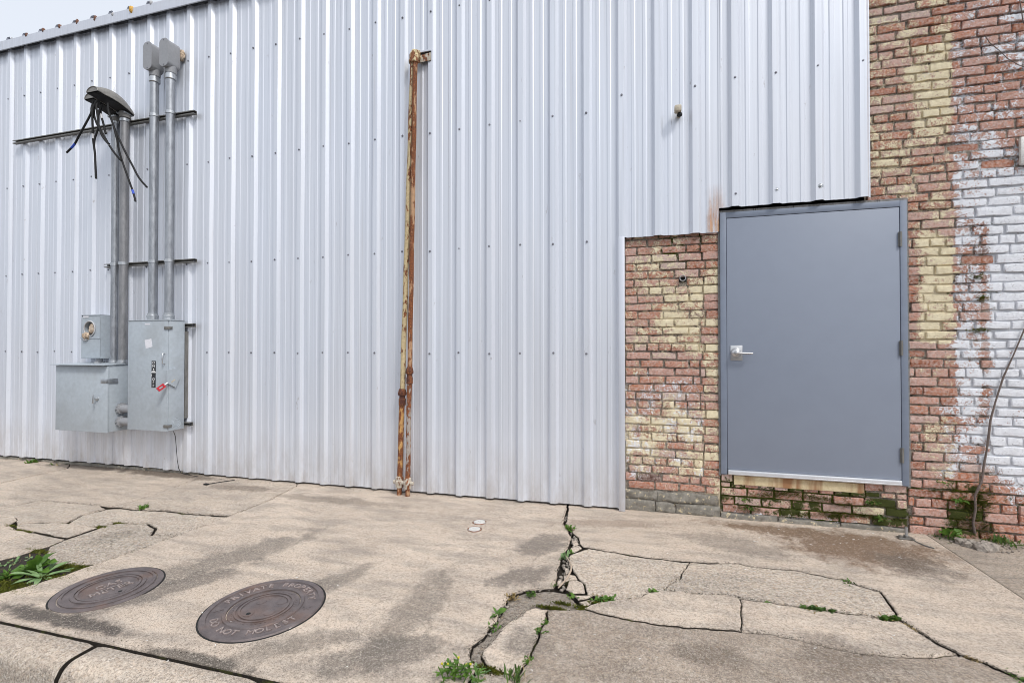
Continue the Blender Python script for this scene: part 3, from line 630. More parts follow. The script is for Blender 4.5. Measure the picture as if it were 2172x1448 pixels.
def add_brick(parent, xc, zc, L, H, face, col, tilt=0, name='brick', part=None):
    v = rnd.choice(BV); me = bpy.data.meshes.new(name); sx = 1 if rnd.random() < .5 else -1
    fs = v.f if sx > 0 else [f[::-1] for f in v.f]
    me.from_pydata([(x*L*sx, y*BYD, z*H) for x, y, z in v.v], [], fs); me.materials.append(M['brickv'])
    for p in me.polygons: p.use_smooth = True
    me.set_sharp_from_angle(angle=R(28))
    o = bpy.data.objects.new(name, me); o.location = (xc, face, zc); o.rotation_euler = (0, tilt, 0)
    at_ = me.color_attributes.new('pc', 'FLOAT_COLOR', 'POINT')
    for q, p in zip(at_.data, me.vertices): q.color = vcol(xc+p.co.x, zc+p.co.z, xc, zc, col, part)
    link(o, parent); return o
def vcol(x, z, xc, zc, col, part):
    if part is None: return col
    a, b = cover(x, z, part), cover(xc, zc, part)
    return (max(0, col[0]+a[0]-b[0]), max(0, col[1]+a[1]-b[1]), col[2], max(0, col[3]+a[2]-b[2]))
def add_brick_v(mb, cols, xc, zc, L, H, face, col):
    v = rnd.choice(BV); mb.add([(xc+x*L, face+y*BYD, zc+z*H) for x, y, z in v.v], v.f); cols += [vcol(xc+x*L, zc+z*H, xc, zc, col, 'right') for x, y, z in v.v]
def sm(a, b, x): t = max(0, min(1, (x-a)/(b-a))); return t*t*(3-2*t)
def zz_(py, pxx=2000): return WP(pxx, py, -.03)[1]
def cover(x, z, part):
    """(cream, white, moss) share of paint and moss at a place on the brickwork"""
    n1 = noise.noise(Vector((x*3.1, z*2.7, 2))); n2 = noise.noise(Vector((x*7, z*8, 8)))
    if part == 'left':
        if x > .505: return (.56+.22*n1+.2*n2, .02, .0)
        cr = .41+.16*n1+.12*n2
        cr += .20*sm(.02, .22, x)*sm(1.32, 1.45, z)*sm(2.10, 1.75, z)
        cr -= .10*sm(.85, 1.0, z)*sm(1.45, 1.25, z)
        cr += .20*sm(.95, .75, z)*sm(.28, .45, z)
        cr -= .25*sm(.33, .25, z)
        wh = .10+.26*sm(1.35, 1.0, z)*sm(.2, .35, z)+.12*n2
        mo = .30*sm(.05, .2, x)*sm(2.0, 2.15, z) + .05
        return (cr, wh, mo)
    if part == 'under':
        return (.22+.2*n2, .10+.32*sm(.10, .04, z), .56+.35*n2+.1*sm(1.4, 1.7, x)-.35*sm(.07, .03, z))
    zC, zD = 2.28, 1.455
    cr = wh = mo = 0
    e = x+.02*n2+.006*noise.noise(Vector((x*40, z*40, 1)))
    if e < 2.268:
        if z > 2.55: cr = .46+.14*n1+.12*n2; cr += .27*sm(1.96, 2.08, x)*sm(2.95, 3.15, z)*sm(3.82, 3.68, z)
        elif z > zC: cr = .42+.14*n1+.1*n2
        elif z > zD: cr = .22+.14*n2+.52*sm(1.99, 2.09, x)
        elif z > .45: cr = .22+.16*n1+.24*sm(2.03, 2.15, x)*sm(.95, .85, z)+.15*sm(1.4, 1.35, z)*sm(1.2, 1.35, z); wh = .12+.16*sm(2.12, 2.24, x)+.18*sm(2.1, 2.2, x)*sm(1.1, .8, z)
        mo = .14+.2*n2
        if z < .45: cr, wh = .12, .14
    else:
        u = x-2.268
        zq = z+.16*n1+.10*n2; solid = .40*sm(.10, .25, u+.05*n2)*sm(3.0, 2.5, zq)
        wh = .43+.14*n1+.14*n2+.12*sm(3.2, 2.7, zq)*sm(.22, .06, u)+.07*sm(2.7, 2.4, zq)+solid
        k_ = sm(.66, .34, z+.05*n1); wh = wh*(1-k_)+(.12+.1*n1+.35*sm(.2, .33, u)*sm(.16, .34, z))*k_
        if .155 < u < .21 and .9 < z < 2.35: wh -= .30
        mo = .10+.15*n2
        if z < 3.2: mo += .14*sm(.12, .2, u)*sm(.3, .22, u)*sm(1.5, 1.7, z)
    if z < .45: mo += .20*sm(.45, .32, z)+.30*sm(2.16, 2.26, x)*sm(2.47, 2.40, x)
    return (cr, wh, mo)
def mortar_sheet(parent, x0, x1, z0, z1, y, part, dens=.018):
    nx = max(2, int((x1-x0)/dens)); nz = max(2, int((z1-z0)/dens)); vs = []; cols = []
    for j in range(nz+1):
        for i in range(nx+1):
            x = x0+(x1-x0)*i/nx; z = z0+(z1-z0)*j/nz
            d = .003*noise.noise(Vector((x*23, z*23, 1)))+.003*noise.noise(Vector((x*7, z*9, 4)))
            cr, wh, mo = cover(x, z, part); vs.append((x, y+d, z)); cols.append((max(0, cr-.03), max(0, wh-.0), .5, max(0, mo+.12)))
    mb = MB(); mb.add(vs, [(j*(nx+1)+i, j*(nx+1)+i+1, (j+1)*(nx+1)+i+1, (j+1)*(nx+1)+i) for j in range(nz) for i in range(nx)])
    o = mb.build('mortar', M['mortar'], parent, smooth=80)
    at = o.data.color_attributes.new('pc', 'FLOAT_COLOR', 'POINT')
    for k, c in enumerate(cols): at.data[k].color = c
    return o
def tone_for(z, part):
    t = rnd.gauss(.68, .17)
    if rnd.random() < .16: t = rnd.uniform(.22, .42)
    if rnd.random() < .03: t = rnd.uniform(.05, .15)
    return max(0, min(1, t))
def bond(x0, x1, k, ln=.214):
    """brick spans of a course"""
    if k % 7 == 3: ln = .107
    off = (k % 2)*ln/2+rnd.uniform(-.03, .03); x = x0-off; out = []
    while x < x1:
        l = ln*rnd.uniform(.94, 1.06); a, b = max(x, x0), min(x+l, x1)
        if b-a > .03: out.append((a, b))
        elif out and b > a: out[-1] = (out[-1][0], b)
        x += l
    return out
J = .011
# left panel under the siding
bl = empty('brick_wall_panel', (.2, BY, 0)); tag(bl, 'peeling cream painted brick panel left of the grey door', 'brick wall')
mortar_sheet(bl, -.17, .632, .0, 2.66, BY+.015, 'left')
z = .190; k = 0
while z < 2.46:
    xs = .505+rnd.uniform(-.03, .022)
    spans = []
    for a, b in bond(-.145, xs, k):      # leave the hole round the pipe stub free
        if abs(z+CH/2-2.018) < .0353 and a < .372 and b > .312: spans += [q for q in ((a, .312), (.372, b)) if q[1]-q[0] > .03]
        else: spans.append((a, b))
    for a, b in spans:
        xc, zc = (a+b)/2, z+CH/2
        cr, wh, mo = cover(xc, zc, 'left')
        tn = tone_for(zc, 'left')-(.25 if zc < .33 else 0)+(-.12 if .3 < zc < 1.0 else 0)
        add_brick(bl, xc, zc+rnd.uniform(-.003, .003), b-a-J*rnd.uniform(.4, 1.7), CH-J*rnd.uniform(.4, 1.6), BY+rnd.uniform(-.006, .007), (cr+rnd.uniform(-.09, .09), wh+rnd.uniform(-.05, .06), tn, max(0, mo+rnd.uniform(-.15, .12))), rnd.uniform(-.008, .008), part='left')
    if k % 2 == 0 or rnd.random() < .5:
        h = CH
    cr, wh, mo = cover(.57, z, 'left')
    add_brick(bl, (xs+.632)/2, z+CH/2+rnd.uniform(-.005, .005), .632-xs-J*rnd.uniform(.3, 1.2), CH-J*rnd.uniform(.3, 1.5), BY+rnd.uniform(-.010, -.002), (cr+rnd.uniform(-.3, .25), 0, rnd.uniform(.3, .85), 0), 0, part='left')
    z += CH; k += 1
# two long base stones per course
for (a, b, z0, z1, f) in ((-.15, .12, .098, .178, 0), (.122, .61, .095, .182, -.004), (-.15, .10, .0, .092, -.012), (.108, .27, .002, .086, -.008), (.278, .62, .0, .088, -.014), (.63, 1.05, -.01, .052, -.018), (1.06, 1.5, -.005, .040, -.016), (1.51, 1.95, -.01, .045, -.012)):
    bm = bmesh.new(); bmesh.ops.create_cube(bm, size=1); bmesh.ops.subdivide_edges(bm, edges=bm.edges[:], cuts=5, use_grid_fill=True)
    for v in bm.verts:
        c = Vector((a+(v.co.x+.5)*(b-a), BY+f+(v.co.y+.5)*.06, z0+(v.co.z+.5)*(z1-z0))); q = c*14
        ed = sum(abs(abs(e)-.5) < 1e-4 for e in v.co); c += Vector((noise.noise(q), noise.noise(q+Vector((5, 5, 5))), noise.noise(q+Vector((9, 1, 5)))))*.015
        if ed >= 2: c.y += .009
        v.co = c
    mb = MB(); mb.bm(bm); mb.build('base_stone', M['stone'], bl, smooth=50)
# bricks under the door
mortar_sheet(bl, .632, 1.955, -.02, .40, BY+.016, 'under')
mb = MB(); bm = bmesh.new(); bmesh.ops.create_cube(bm, size=1); bmesh.ops.subdivide_edges(bm, edges=bm.edges[:], cuts=6, use_grid_fill=True)
for v in bm.verts:
    c = Vector((.735+(v.co.x+.5)*.93, BY-.010+(v.co.y+.5)*.07, .290+(v.co.z+.5)*.074)); q = c*11; c += Vector((noise.noise(q), noise.noise(q+Vector((4, 4, 4))), noise.noise(q+Vector((8, 8, 1)))))*.005; v.co = c
mb.bm(bm); mb.build('door_sill_stone', M['sill'], bl, smooth=50)
for k, z in enumerate((.046, .1165, .187, .2575, .304)):
    rngs = bond(.635, 1.955, k) if k < 3 else ([(.635, .73), (1.67, 1.80), (1.80, 1.955)] if k == 4 else bond(.635, 1.955, k))
    hh = CH if k != 3 else .044
    for a, b in rngs:
        xc, zc = (a+b)/2, z+hh/2; cr, wh, mo = cover(xc, zc, 'under')
        add_brick(bl, xc, zc, b-a-J, hh-J, BY+rnd.uniform(-.012, .008), (cr+rnd.uniform(-.2, .25), wh, rnd.uniform(.45, 1.0), max(0, mo+rnd.uniform(-.35, .15))), rnd.uniform(-.012, .012), part='under')
# right wall
br = empty('brick_wall', (2.3, BY, 0)); tag(br, 'tall old brick wall with peeling cream and white paint right of the door', 'brick wall')
mortar_sheet(br, 1.69, 4.1, -.05, 4.75, BY+.015, 'right', .024)
far = MB(); fcols = []; cnt = 0; allb = []
z = .0; k = 0
while z < 4.6:
    x0 = 1.700 if z > 2.53 else 1.960
    for a, b in bond(x0, 4.05, k): allb.append((a, b, z, k))
    z += CH; k += 1
vis = sorted([q for q in allb if q[0] < 2.66 and q[2] < 4.05], key=lambda q: -(q[1]-q[0])*(1+.0*q[2]))
parts = set(id(q) for q in vis[:298])
for q in allb:
    a, b, z, k = q; xc, zc = (a+b)/2, z+CH/2; cr, wh, mo = cover(xc, zc, 'right')
    tn = tone_for(zc, 'right'); 
    if zc < .5: tn = rnd.uniform(.3, .75)
    if xc < 2.03 and zc < 2.5 and rnd.random() < .45: tn = rnd.uniform(.14, .42)
    if xc > 2.3 and zc > 2.75: tn = rnd.uniform(.36, .75)
    eroded = 0
    if rnd.random() < .05 and wh < .7: cr, wh, tn, eroded = 0, 0, rnd.uniform(.15, .36), .005
    col = (cr+rnd.uniform(-.09, .09), wh+rnd.uniform(-.08, .08) if wh < .9 else wh, tn, max(0, mo+rnd.uniform(-.15, .10)))
    L, H, f = b-a-J*rnd.uniform(.4, 1.6), CH-J*rnd.uniform(.4, 1.6), BY+rnd.uniform(-.006, .007)+eroded
    if zc < .45 and xc > 2.0: f -= .006
    if id(q) in parts: add_brick(br, xc, zc+rnd.uniform(-.003, .003)+.006*noise.noise(Vector((xc*2.2, zc*1.1, 6))), L, H, f, col, rnd.uniform(-.009, .009), part=None if eroded else 'right')
    else: add_brick_v(far, fcols, xc, zc, L, H, f, col)
fo = far.build('outer_bricks', M['brickv'], br, smooth=28); tag(fo, kind='stuff')
at = fo.data.color_attributes.new('pc', 'FLOAT_COLOR', 'POINT')
for k, c in enumerate(fcols): at.data[k].color = c
bb = MB(); bb.box(-.2, 4.1, BY+.05, BY+.35, -.3, 4.8); bb.build('wall_core', M['dark'], br)

# ------------------------------------------------------------------ steel door
door = empty('steel_door', (1.3, BY, .37)); tag(door, 'plain blue grey steel door with lever handle, raised above the pavement', 'door')
FX0, FX1, FZ0, FZ1 = .634, 1.955, .372, 2.552; LX0, LX1, LZ0, LZ1 = .685, 1.907, .415, 2.500; FY = BY-.028
fr = MB()
fr.box(FX0, LX0-.003, FY, FY+.14, FZ0, FZ1, b=.003); fr.box(LX1+.003, FX1, FY, FY+.14, FZ0, FZ1, b=.003); fr.box(LX0-.003, LX1+.003, FY+.0005, FY+.14, LZ1+.003, FZ1-.0005, b=.003)
fr.build('door_frame', M['frame'], door, smooth=40)
st = MB(); st.box(LX0-.01, LX1+.01, FY+.07, FY+.10, LZ0, LZ1+.01); st.build('door_stop', M['dark'], door)
leaf = MB(); leaf.box(LX0, LX1, FY+.004, FY+.050, LZ0, LZ1, b=.0025); leaf = leaf.build('door_leaf', M['door'], door, smooth=40)
th = MB(); th.box(LX0+.002, LX1-.001, FY-.010, FY+.12, FZ0, FZ0+.041, b=.006); th.box(LX0+.004, LX1-.003, FY-.013, FY-.0105, FZ0+.006, FZ0+.014, b=.001); th.build('threshold', M['alu'], door, smooth=30)
hp = WV(1562, 748, -.002); hx, hz = hp.x, hp.z
pl = MB(); pl.box(hx-.046, hx+.046, FY-.003, FY+.003, hz-.062, hz+.062, b=.0028); pl = pl.build('lock_plate', M['satin'], leaf, smooth=40)
hd = MB(); hd.lathe([(.042, 0), (.041, -.006), (.030, -.020), (.018, -.028), (.014, -.045), (.014, -.052), (.010, -.055)], (hx-.004, FY-.0032, hz), 'Y', 24)
hd.tube([(hx-.004, FY-.048, hz), (hx+.03, FY-.052, hz-.001), (hx+.07, FY-.052, hz-.003), (hx+.112, FY-.049, hz-.004)], [.014, .013, .012, .011], 10, flat=.7)
hd.build('lever_handle', M['satin'], leaf, smooth=40)
for py in (507, 738, 965):
    p = WV(1911, py, -.005); hg = MB(); hg.tube([(LX1+.002, FY-.006, p.z-.057), (LX1+.002, FY-.006, p.z+.057)], .0075, 10); hg.box(LX1-.010, LX1+.014, FY-.0025, FY+.001, p.z-.055, p.z+.055)
    for e in (-.02, .02): hg.tube([(LX1+.002, FY-.006, p.z+e-.0015), (LX1+.002, FY-.006, p.z+e+.0015)], .0082, 10)
    hg.build('hinge', M['strut'], door, smooth=40)
cb = MB()
for i in range(90):   # ragged caulk line round the frame
    t = i/89
    for (x, z) in ((FX0-.006, FZ0+(FZ1-FZ0)*t), (FX1+.007, FZ0+(FZ1-FZ0)*t), (FX0+(FX1-FX0)*t, FZ1+.006)):
        r_ = .008+.005*noise.noise(Vector((x*30, z*30, 3))); cb.box(x-r_, x+r_, BY-.012+.004*noise.noise(Vector((x*20, z*20, 8))), BY+.02, z-.014, z+.014)
cb.build('caulk', M['caulk'], door)

# ------------------------------------------------------------------ electrical gear
def strut_rail(name, x0, x1, z, label, slots=False, off0=.033):
    y1 = WY-off0; y0 = y1-.041; h = .0205; t = .003; mb = MB()
    prof = [(y1, z-h), (y1, z+h), (y0, z+h), (y0, z+.011), (y0+.008, z+.011), (y0+.008, z+.011-t), (y0+t, z+.011-t+.0), (y0+t, z+h-t), (y1-t, z+h-t), (y1-t, z-h+t), (y0+t, z-h+t), (y0+t, z-.011+t), (y0+.008, z-.011+t), (y0+.008, z-.011), (y0, z-.011), (y0, z-h)]
    # channel walls as thin strips
    mb.box(x0, x1, y1-t, y1, z-h, z+h); mb.box(x0, x1, y0, y1-t-.0002, z+h-t, z+h); mb.box(x0, x1, y0, y1-t-.0002, z-h, z-h+t)
    mb.box(x0, x1, y0-.0002, y0+t, z+.010, z+h-t-.0002); mb.box(x0, x1, y0-.0002, y0+t, z-h+t+.0002, z-.010)
    r = empty(name, ((x0+x1)/2, y1, z)); mb.build('channel', M['strut'], r)
    for e in (x0+.03, x1-.03, (x0+x1)/2):
        sb = MB(); sb.lathe([(.012, 0), (.012, -.006), (.007, -.0065), (.007, -.012)], (e, y1-t, z), 'Y', 8); sb.build('bolt', M['screw'], r)
    return tag(r, label, 'mounting rail')
x0r, z1 = WP(27, 300, .06); x1r, _ = WP(412, 236, .06)
Z1, Z2, Z3, Z4 = 4.105, 2.410, WP(402, 690, .06)[1], WP(402, 899, .06)[1]
strut_rail('strut_rail', -7.93, -4.91, Z1, 'long dark steel channel rail high on the siding behind the hanging cables')
strut_rail('strut_rail', -6.28, -4.89, Z2, 'slotted steel channel rail crossing all four conduits above the disconnect box')
strut_rail('strut_rail', -5.62, -4.90, Z3, 'short steel channel behind the top of the tall disconnect box')
strut_rail('strut_rail', -5.62, -4.93, Z4, 'short steel channel behind the bottom of the tall disconnect box')
RAILF = WY-.033-.041
CA, CB, CC, CD = (-6.050, .0365), (-5.895, .0445), (-5.437, .0445), (-5.194, .0445)
def conduit(c, z0, z1, label, mat):
    x, r = c; y = RAILF-r; o = empty('conduit', (x, y, z0)); mb = MB()
    zs = [z0+(z1-z0)*i/12 for i in range(13)]; mb.tube([(x+.002*math.sin(q), y, q) for q in zs], r, 20); mb.build('pipe', mat, o, smooth=40)
    for zr in (Z1, Z2):
        if z0 < zr < z1+.1:
            s = MB(); s.lathe([(r+.001, -.016), (r+.005, -.016), (r+.005, .016), (r+.001, .016)], (x, y, zr), 'Z', 20)
            s.box(x-r-.024, x-r+.004, y-.004, y+.004, zr-.016, zr+.016); s.tube([(x-r-.014, y-.016, zr), (x-r-.014, y+.018, zr)], .005, 6)
            s.build('strap_clamp', M['zinc'], o, smooth=40)
    return tag(o, label, 'conduit')
zt = 1.235
a = conduit(CA, zt+.03, 4.12, 'narrower galvanized conduit, leftmost of four, under the small service head', M['steel'])
b = conduit(CB, zt+.03, 4.14, 'dull weathered conduit, second from left, under the large service head', M['weather'])
c_ = conduit(CC, 1.80, 4.56, 'galvanized conduit from disconnect box up to the left conduit fitting', M['steel'])
d_ = conduit(CD, 1.80, 4.56, 'galvanized conduit from disconnect box up to the right conduit fitting', M['steel'])
for (x, r), root, z0 in ((CA, a, zt), (CB, b, zt)):
    mb = MB(); mb.lathe([(r+.012, 0), (r+.012, .018), (r+.003, .022), (r+.003, .040)], (x, RAILF-r, z0+.003), 'Z', 16); mb.build('connector', M['zinc'], root, smooth=40)
for (x, r), root in ((CC, c_), (CD, d_)):
    y = RAILF-r
    mb = MB(); mb.lathe([(r+.010, 1.727), (r+.010, 1.765), (r+.014, 1.770), (r+.014, 1.790), (r+.006, 1.795), (r+.006, 1.815)], (x, y, 0), 'Z', 20); mb.build('connector', M['zinc'], root, smooth=35)
    mb = MB(); mb.lathe([(r+.004, 4.485), (r+.010, 4.490), (r+.010, 4.54), (r+.004, 4.545), (r+.004, 4.56)], (x, y, 0), 'Z', 20); mb.build('connector', M['zinc'], root, smooth=35)
def conduit_body(c, label, stub):  # LB conduit body: elbow fitting where the riser turns into the wall
    x, r = c; y = RAILF-r; o = empty('conduit_fitting', (x, y, 4.56)); w2 = .062; y0, y1 = y-.088, y+.058
    def rr(w_, z0, z1, rad, n=6):
        pts = []
        for cx_, cz_, a0 in ((w_-rad, z1-rad, 0), (-w_+rad, z1-rad, 90), (-w_+rad, z0+rad, 180), (w_-rad, z0+rad, 270)):
            for q in range(n+1): an = R(a0+90*q/n); pts.append((x+cx_+rad*math.cos(an), cz_+rad*math.sin(an)))
        return pts
    mb = MB(); mb.prism(rr(w2, 4.60, 4.910, .052), y0+.012, y1); mb.lathe([(r+.010, 4.555), (r+.012, 4.58), (.058, 4.64)], (x, y, 0), 'Z', 20); mb.build('housing', M['lbgrey'], o, smooth=35)
    mb = MB(); mb.prism(rr(w2+.003, 4.597, 4.913, .055), y0, y0+.0115)
    cv = mb.build('cover', M['lbgrey'], o, smooth=35)
    for z_ in (4.615, 4.895):
        s = MB(); s.lathe([(.007, 0), (.007, -.003), (.004, -.004)], (x, y0, z_), 'Y', 8); s.build('cover_screw', M['screw'], cv)
    mb = MB(); mb.tube([(x, y1-.004, 4.83), (x, WY+.02, 4.83)], .046, 16); mb.build('wall_nipple', M['lbgrey'], o, smooth=40)
    if stub: blob((x+.04, WY-.03, 4.81), .060, M['insul'], 'torn_insulation', o, (.9, .45, 1.1), 3)
    return tag(o, label, 'junction box')
conduit_body(CC, 'grey conduit fitting atop a riser, left of the pair under the eave', False)
conduit_body(CD, 'grey conduit fitting atop a riser with torn insulation at the wall', True)
def service_head(c, ztop, ln, wd, label):
    x, r = c; y = RAILF-r; o = empty('service_head', (x, y, ztop)); mb = MB()
    mb.lathe([(r+.012, -.05), (r+.014, .0), (r+.006, .03)], (x, y, ztop), 'Z', 18)
    # hood: a domed shell that leans out from the wall
    n, mm = 12, 10; vs = []
    for i in range(n+1):
        t = i/n; yy = y+.055-ln*t; half = wd*(.45+.55*math.sin(math.pi*min(1, .15+t*.75))) if t < .9 else wd*.86
        zb = ztop+.002+.075*math.sin(t*1.5)+.01*t; h = .150*(math.sin(math.pi*(.12+.80*(1-t)))**.8)*(.55+.45*(1-t))+.018
        for j in range(mm+1):
            an = math.pi*j/mm; vs.append((x+half*math.cos(an), yy, zb+h*math.sin(an)))
    fs = [(i*(mm+1)+j, i*(mm+1)+j+1, (i+1)*(mm+1)+j+1, (i+1)*(mm+1)+j) for i in range(n) for j in range(mm)]
    fs += [tuple(range(mm+1)), tuple(n*(mm+1)+j for j in range(mm+1))[::-1]]
    mb.add(vs, fs); hood = mb.build('hood', M['ptop'], o, smooth=50)
    pb = MB()
    for i in range(n):
        t0, t1 = i/n, (i+1)/n
    pts0 = [vs[i*(mm+1)] for i in range(n+1)]; pts1 = [vs[i*(mm+1)+mm] for i in range(n+1)]
    q = [Vector(p)+Vector((-.006, 0, -.014)) for p in pts0]+[Vector(p)+Vector((.006, 0, -.014)) for p in pts1]; m1 = n+1
    top = [p+Vector((0, 0, .012)) for p in q]
    pb.add(q+top, [(i, i+1, m1+i+1, m1+i) for i in range(n)]+[(2*m1+i, 2*m1+m1+i, 2*m1+m1+i+1, 2*m1+i+1) for i in range(n)]+[(i, 2*m1+i, 2*m1+i+1, i+1) for i in range(n)]+[(m1+i, m1+i+1, 3*m1+i+1, 3*m1+i) for i in range(n)])
    pb.build('cable_plate', M['black'], o)
    lip = MB(); lip.tube([Vector(p)+Vector((0, 0, .001)) for p in pts0], .006, 6); lip.tube([Vector(p)+Vector((0, 0, .001)) for p in pts1], .006, 6); lip.tube([vs[n*(mm+1)+j] for j in range(mm+1)], .006, 6); lip.build('rim', M['ptop'], hood, smooth=60)
    cl = MB(); cl.box(x-.06, x+.06, y-.05, y+.05, ztop-.012, ztop+.008, b=.004)
    for e in (-.05, .05): cl.tube([(x+e, y-.06, ztop-.002), (x+e, y+.05, ztop-.002)], .007, 6)
    cl.build('clamp', M['zinc'], o)
    return tag(o, label, 'service head'), y, ztop
service_head(CB, 4.185, .40, .100, 'large dark grey service head hood over the weathered conduit')
service_head(CA, 4.165, .34, .080, 'smaller service head hood peeking out behind the large one')
def cable(pts, label, tape=None, tcol='blue', r=.0105):
    P = []
    V = [WV(*p) for p in pts]
    for i in range(len(V)-1):
        p0, p1, p2, p3 = V[max(0, i-1)], V[i], V[i+1], V[min(len(V)-1, i+2)]
        for k in range(6):
            t = k/6; P.append(.5*((2*p1)+(p2-p0)*t+(2*p0-5*p1+4*p2-p3)*t*t+(3*p1-p0-3*p2+p3)*t**3))
    P.append(V[-1]); o = empty('hanging_cable', P[0]); mb = MB(); mb.tube(P, r, 8); mb.build('sheath', M['black'], o, smooth=60)
    if tape:
        i0, i1 = int(len(P)*tape[0]), max(int(len(P)*tape[0])+2, int(len(P)*tape[1])); mb = MB(); mb.tube(P[i0:i1], r*1.16, 8); mb.build('tape_band', M[tcol], o, smooth=60)
    return tag(o, label, 'cable')
zA = lambda x, y, sc=5.79: (120+x/sc, 190+y/sc)
def zc(l, offs): return [(*zA(x, y), o) for (x, y), o in zip(l, offs)]
cable(zc([(452,150),(430,230),(420,300),(330,470),(270,580),(215,680),(125,775)], [.40,.42,.43,.43,.42,.41,.40]), 'black cable swinging out furthest left with blue tape near its end', (.80, .90))
cable(zc([(500,130),(450,230),(440,330),(445,500),(450,620),(460,700),(472,800),(478,950),(486,1095)], [.42,.43,.43,.42,.41,.40,.40,.40,.40]), 'black cable hanging almost straight down left of the conduits', (.42, .50), 'whitetape')
cable(zc([(470,170),(460,300),(490,410),(530,480),(600,600),(650,690),(720,790),(790,870)], [.38,.40,.40,.40,.38,.36,.34,.32]), 'black cable with pale worn band crossing behind the longest cable', (.66, .74), 'whitetape')
cable(zc([(520,140),(490,200),(500,300),(520,450),(560,570),(620,650),(650,670)], [.40,.42,.42,.42,.40,.38,.37]), 'short black cable looping down between the longer ones')
cable(zc([(560,190),(520,270),(515,400),(510,480),(470,600),(460,690)], [.36,.38,.40,.40,.40,.40]), 'black cable doubling back behind the straight hanging cable')
cable(zc([(545,170),(540,260),(550,330),(575,420),(605,545)], [.33,.35,.36,.36,.36]), 'shortest black cable stub with pale tape by the rail', (.4, .62), 'whitetape')
cable(zc([(630,170),(640,280),(690,420),(740,600),(770,760),(820,920),(880,1090),(940,1260),(970,1375)], [.34,.35,.34,.32,.30,.30,.30,.30,.30]), 'longest black cable hanging right with blue tape near its end', (.84, .90))
cable(zc([(625,180),(650,300),(720,500),(770,610),(840,760),(930,930),(1010,1080),(1110,1200)], [.32,.33,.31,.30,.29,.28,.28,.28]), 'black cable ending furthest right of the bunch, no tape')

def text_mesh(body, size, ext, name, mat, matrix, parent, align='CENTER'):
    cu = bpy.data.curves.new(name, 'FONT'); cu.body = body; cu.size = size; cu.extrude = ext; cu.align_x = align; cu.align_y = 'CENTER'; cu.resolution_u = 2
    t = bpy.data.objects.new(name, cu); COL.objects.link(t); dg = bpy.context.evaluated_depsgraph_get(); dg.update()
    me = bpy.data.meshes.new_from_object(t.evaluated_get(dg)); COL.objects.unlink(t); bpy.data.objects.remove(t)
    me.transform(matrix); me.materials.clear(); me.materials.append(mat); me.name = name
    return link(bpy.data.objects.new(name, me), parent)
UP = Matrix.Rotation(math.pi/2, 4, 'X')      # flat text -> standing on the wall, facing the street

# disconnect switch
dx0, dx1, dz0, dz1 = -5.603, -5.008, .500, 1.727; yf, yb = WY-.268, WY-.075
dsw = empty('disconnect_switch', (-5.3, yb, dz0)); tag(dsw, 'tall light grey disconnect box with ON and OFF label and red handle', 'electrical box')
mb = MB(); mb.box(dx0+.004, dx1-.004, yf+.012, yb, dz0+.006, dz1-.006, b=.004); mb.build('enclosure', M['boxgrey'], dsw, smooth=35)
mb = MB(); mb.box(dx0, dx1-.012, yf, yf+.0115, dz0, dz1-.004, b=.004); lid = mb.build('cover_door', M['boxgrey'], dsw, smooth=35)
mb = MB(); mb.box(dx0-.004, dx1+.003, yf-.006, yb-.004, dz1-.0055, dz1+.003, b=.002); mb.build('rain_lip', M['boxgrey'], dsw, smooth=35)
def FPt(px_, py_, off=.268): return WV(px_, py_, off)
lb = FPt(326, 794); lz0, lz1 = WP(326, 822, .268)[1], WP(326, 765, .268)[1]
mb = MB(); mb.box(lb.x-.030, lb.x+.030, yf-.0015, yf-.0002, lz0, lz1); lab = mb.build('switch_label', M['label'], lid)
hh = (lz1-lz0)
for ch, fz in (('O', .925), ('N', .805), ('O', .315), ('F', .195), ('F', .07)):
    text_mesh(ch, hh*.135, .0004, 'lettering', M['white'], Matrix.Translation((lb.x, yf-.0022, lz0+hh*fz)) @ UP @ Matrix.Diagonal((1.25, 1, 1, 1)), lab)
mb = MB()
mb.box(lb.x-.031, lb.x+.031, yf-.0026, yf-.0017, lz0+hh*.555, lz0+hh*.595); mb.lathe([(.010, 0), (.010, -.0008)], (lb.x, yf-.0017, lz0+hh*.69), 'Y', 10); mb.box(lb.x-.018, lb.x+.018, yf-.0026, yf-.0017, lz0+hh*.615, lz0+hh*.635); mb.box(lb.x-.034, lb.x-.026, yf-.0026, yf-.0017, lz0+hh*.43, lz0+hh*.50)
mb.build('label_marks', M['white'], lab)
p0, p1 = FPt(316, 719), FPt(316, 739); mb = MB(); q = [WP(307, 721, .268), WP(321, 718, .268), WP(323.5, 735, .268), WP(309.5, 739.5, .268)]; mb.prism(q, yf-.0012, yf-.0002); mb.build('paper_sticker', M['sticker'], lid)
p = FPt(313, 687.5); mb = MB(); mb.box(p.x-.04, p.x+.04, yf-.001, yf-.0002, p.z-.007, p.z+.007); mb.build('name_strip', M['sticker'], lid)
p = FPt(350, 760); mb = MB(); mb.tube([(p.x, yf, p.z+.060), (p.x, yf-.028, p.z+.055), (p.x, yf-.032, p.z), (p.x, yf-.028, p.z-.055), (p.x, yf, p.z-.060)], .006, 8); mb.build('pull_handle', M['zinc'], lid, smooth=50)
for py_ in (695, 904):
    p = WV(360, py_, .262); mb = MB(); mb.box(dx1-.055, dx1+.006, yf-.010, yf-.0005, p.z-.017, p.z+.017, b=.003); mb.box(dx1+.0005, dx1+.008, yf-.010, yf+.04, p.z-.014, p.z+.014, b=.002); mb.build('latch', M['strut'], dsw, smooth=40)
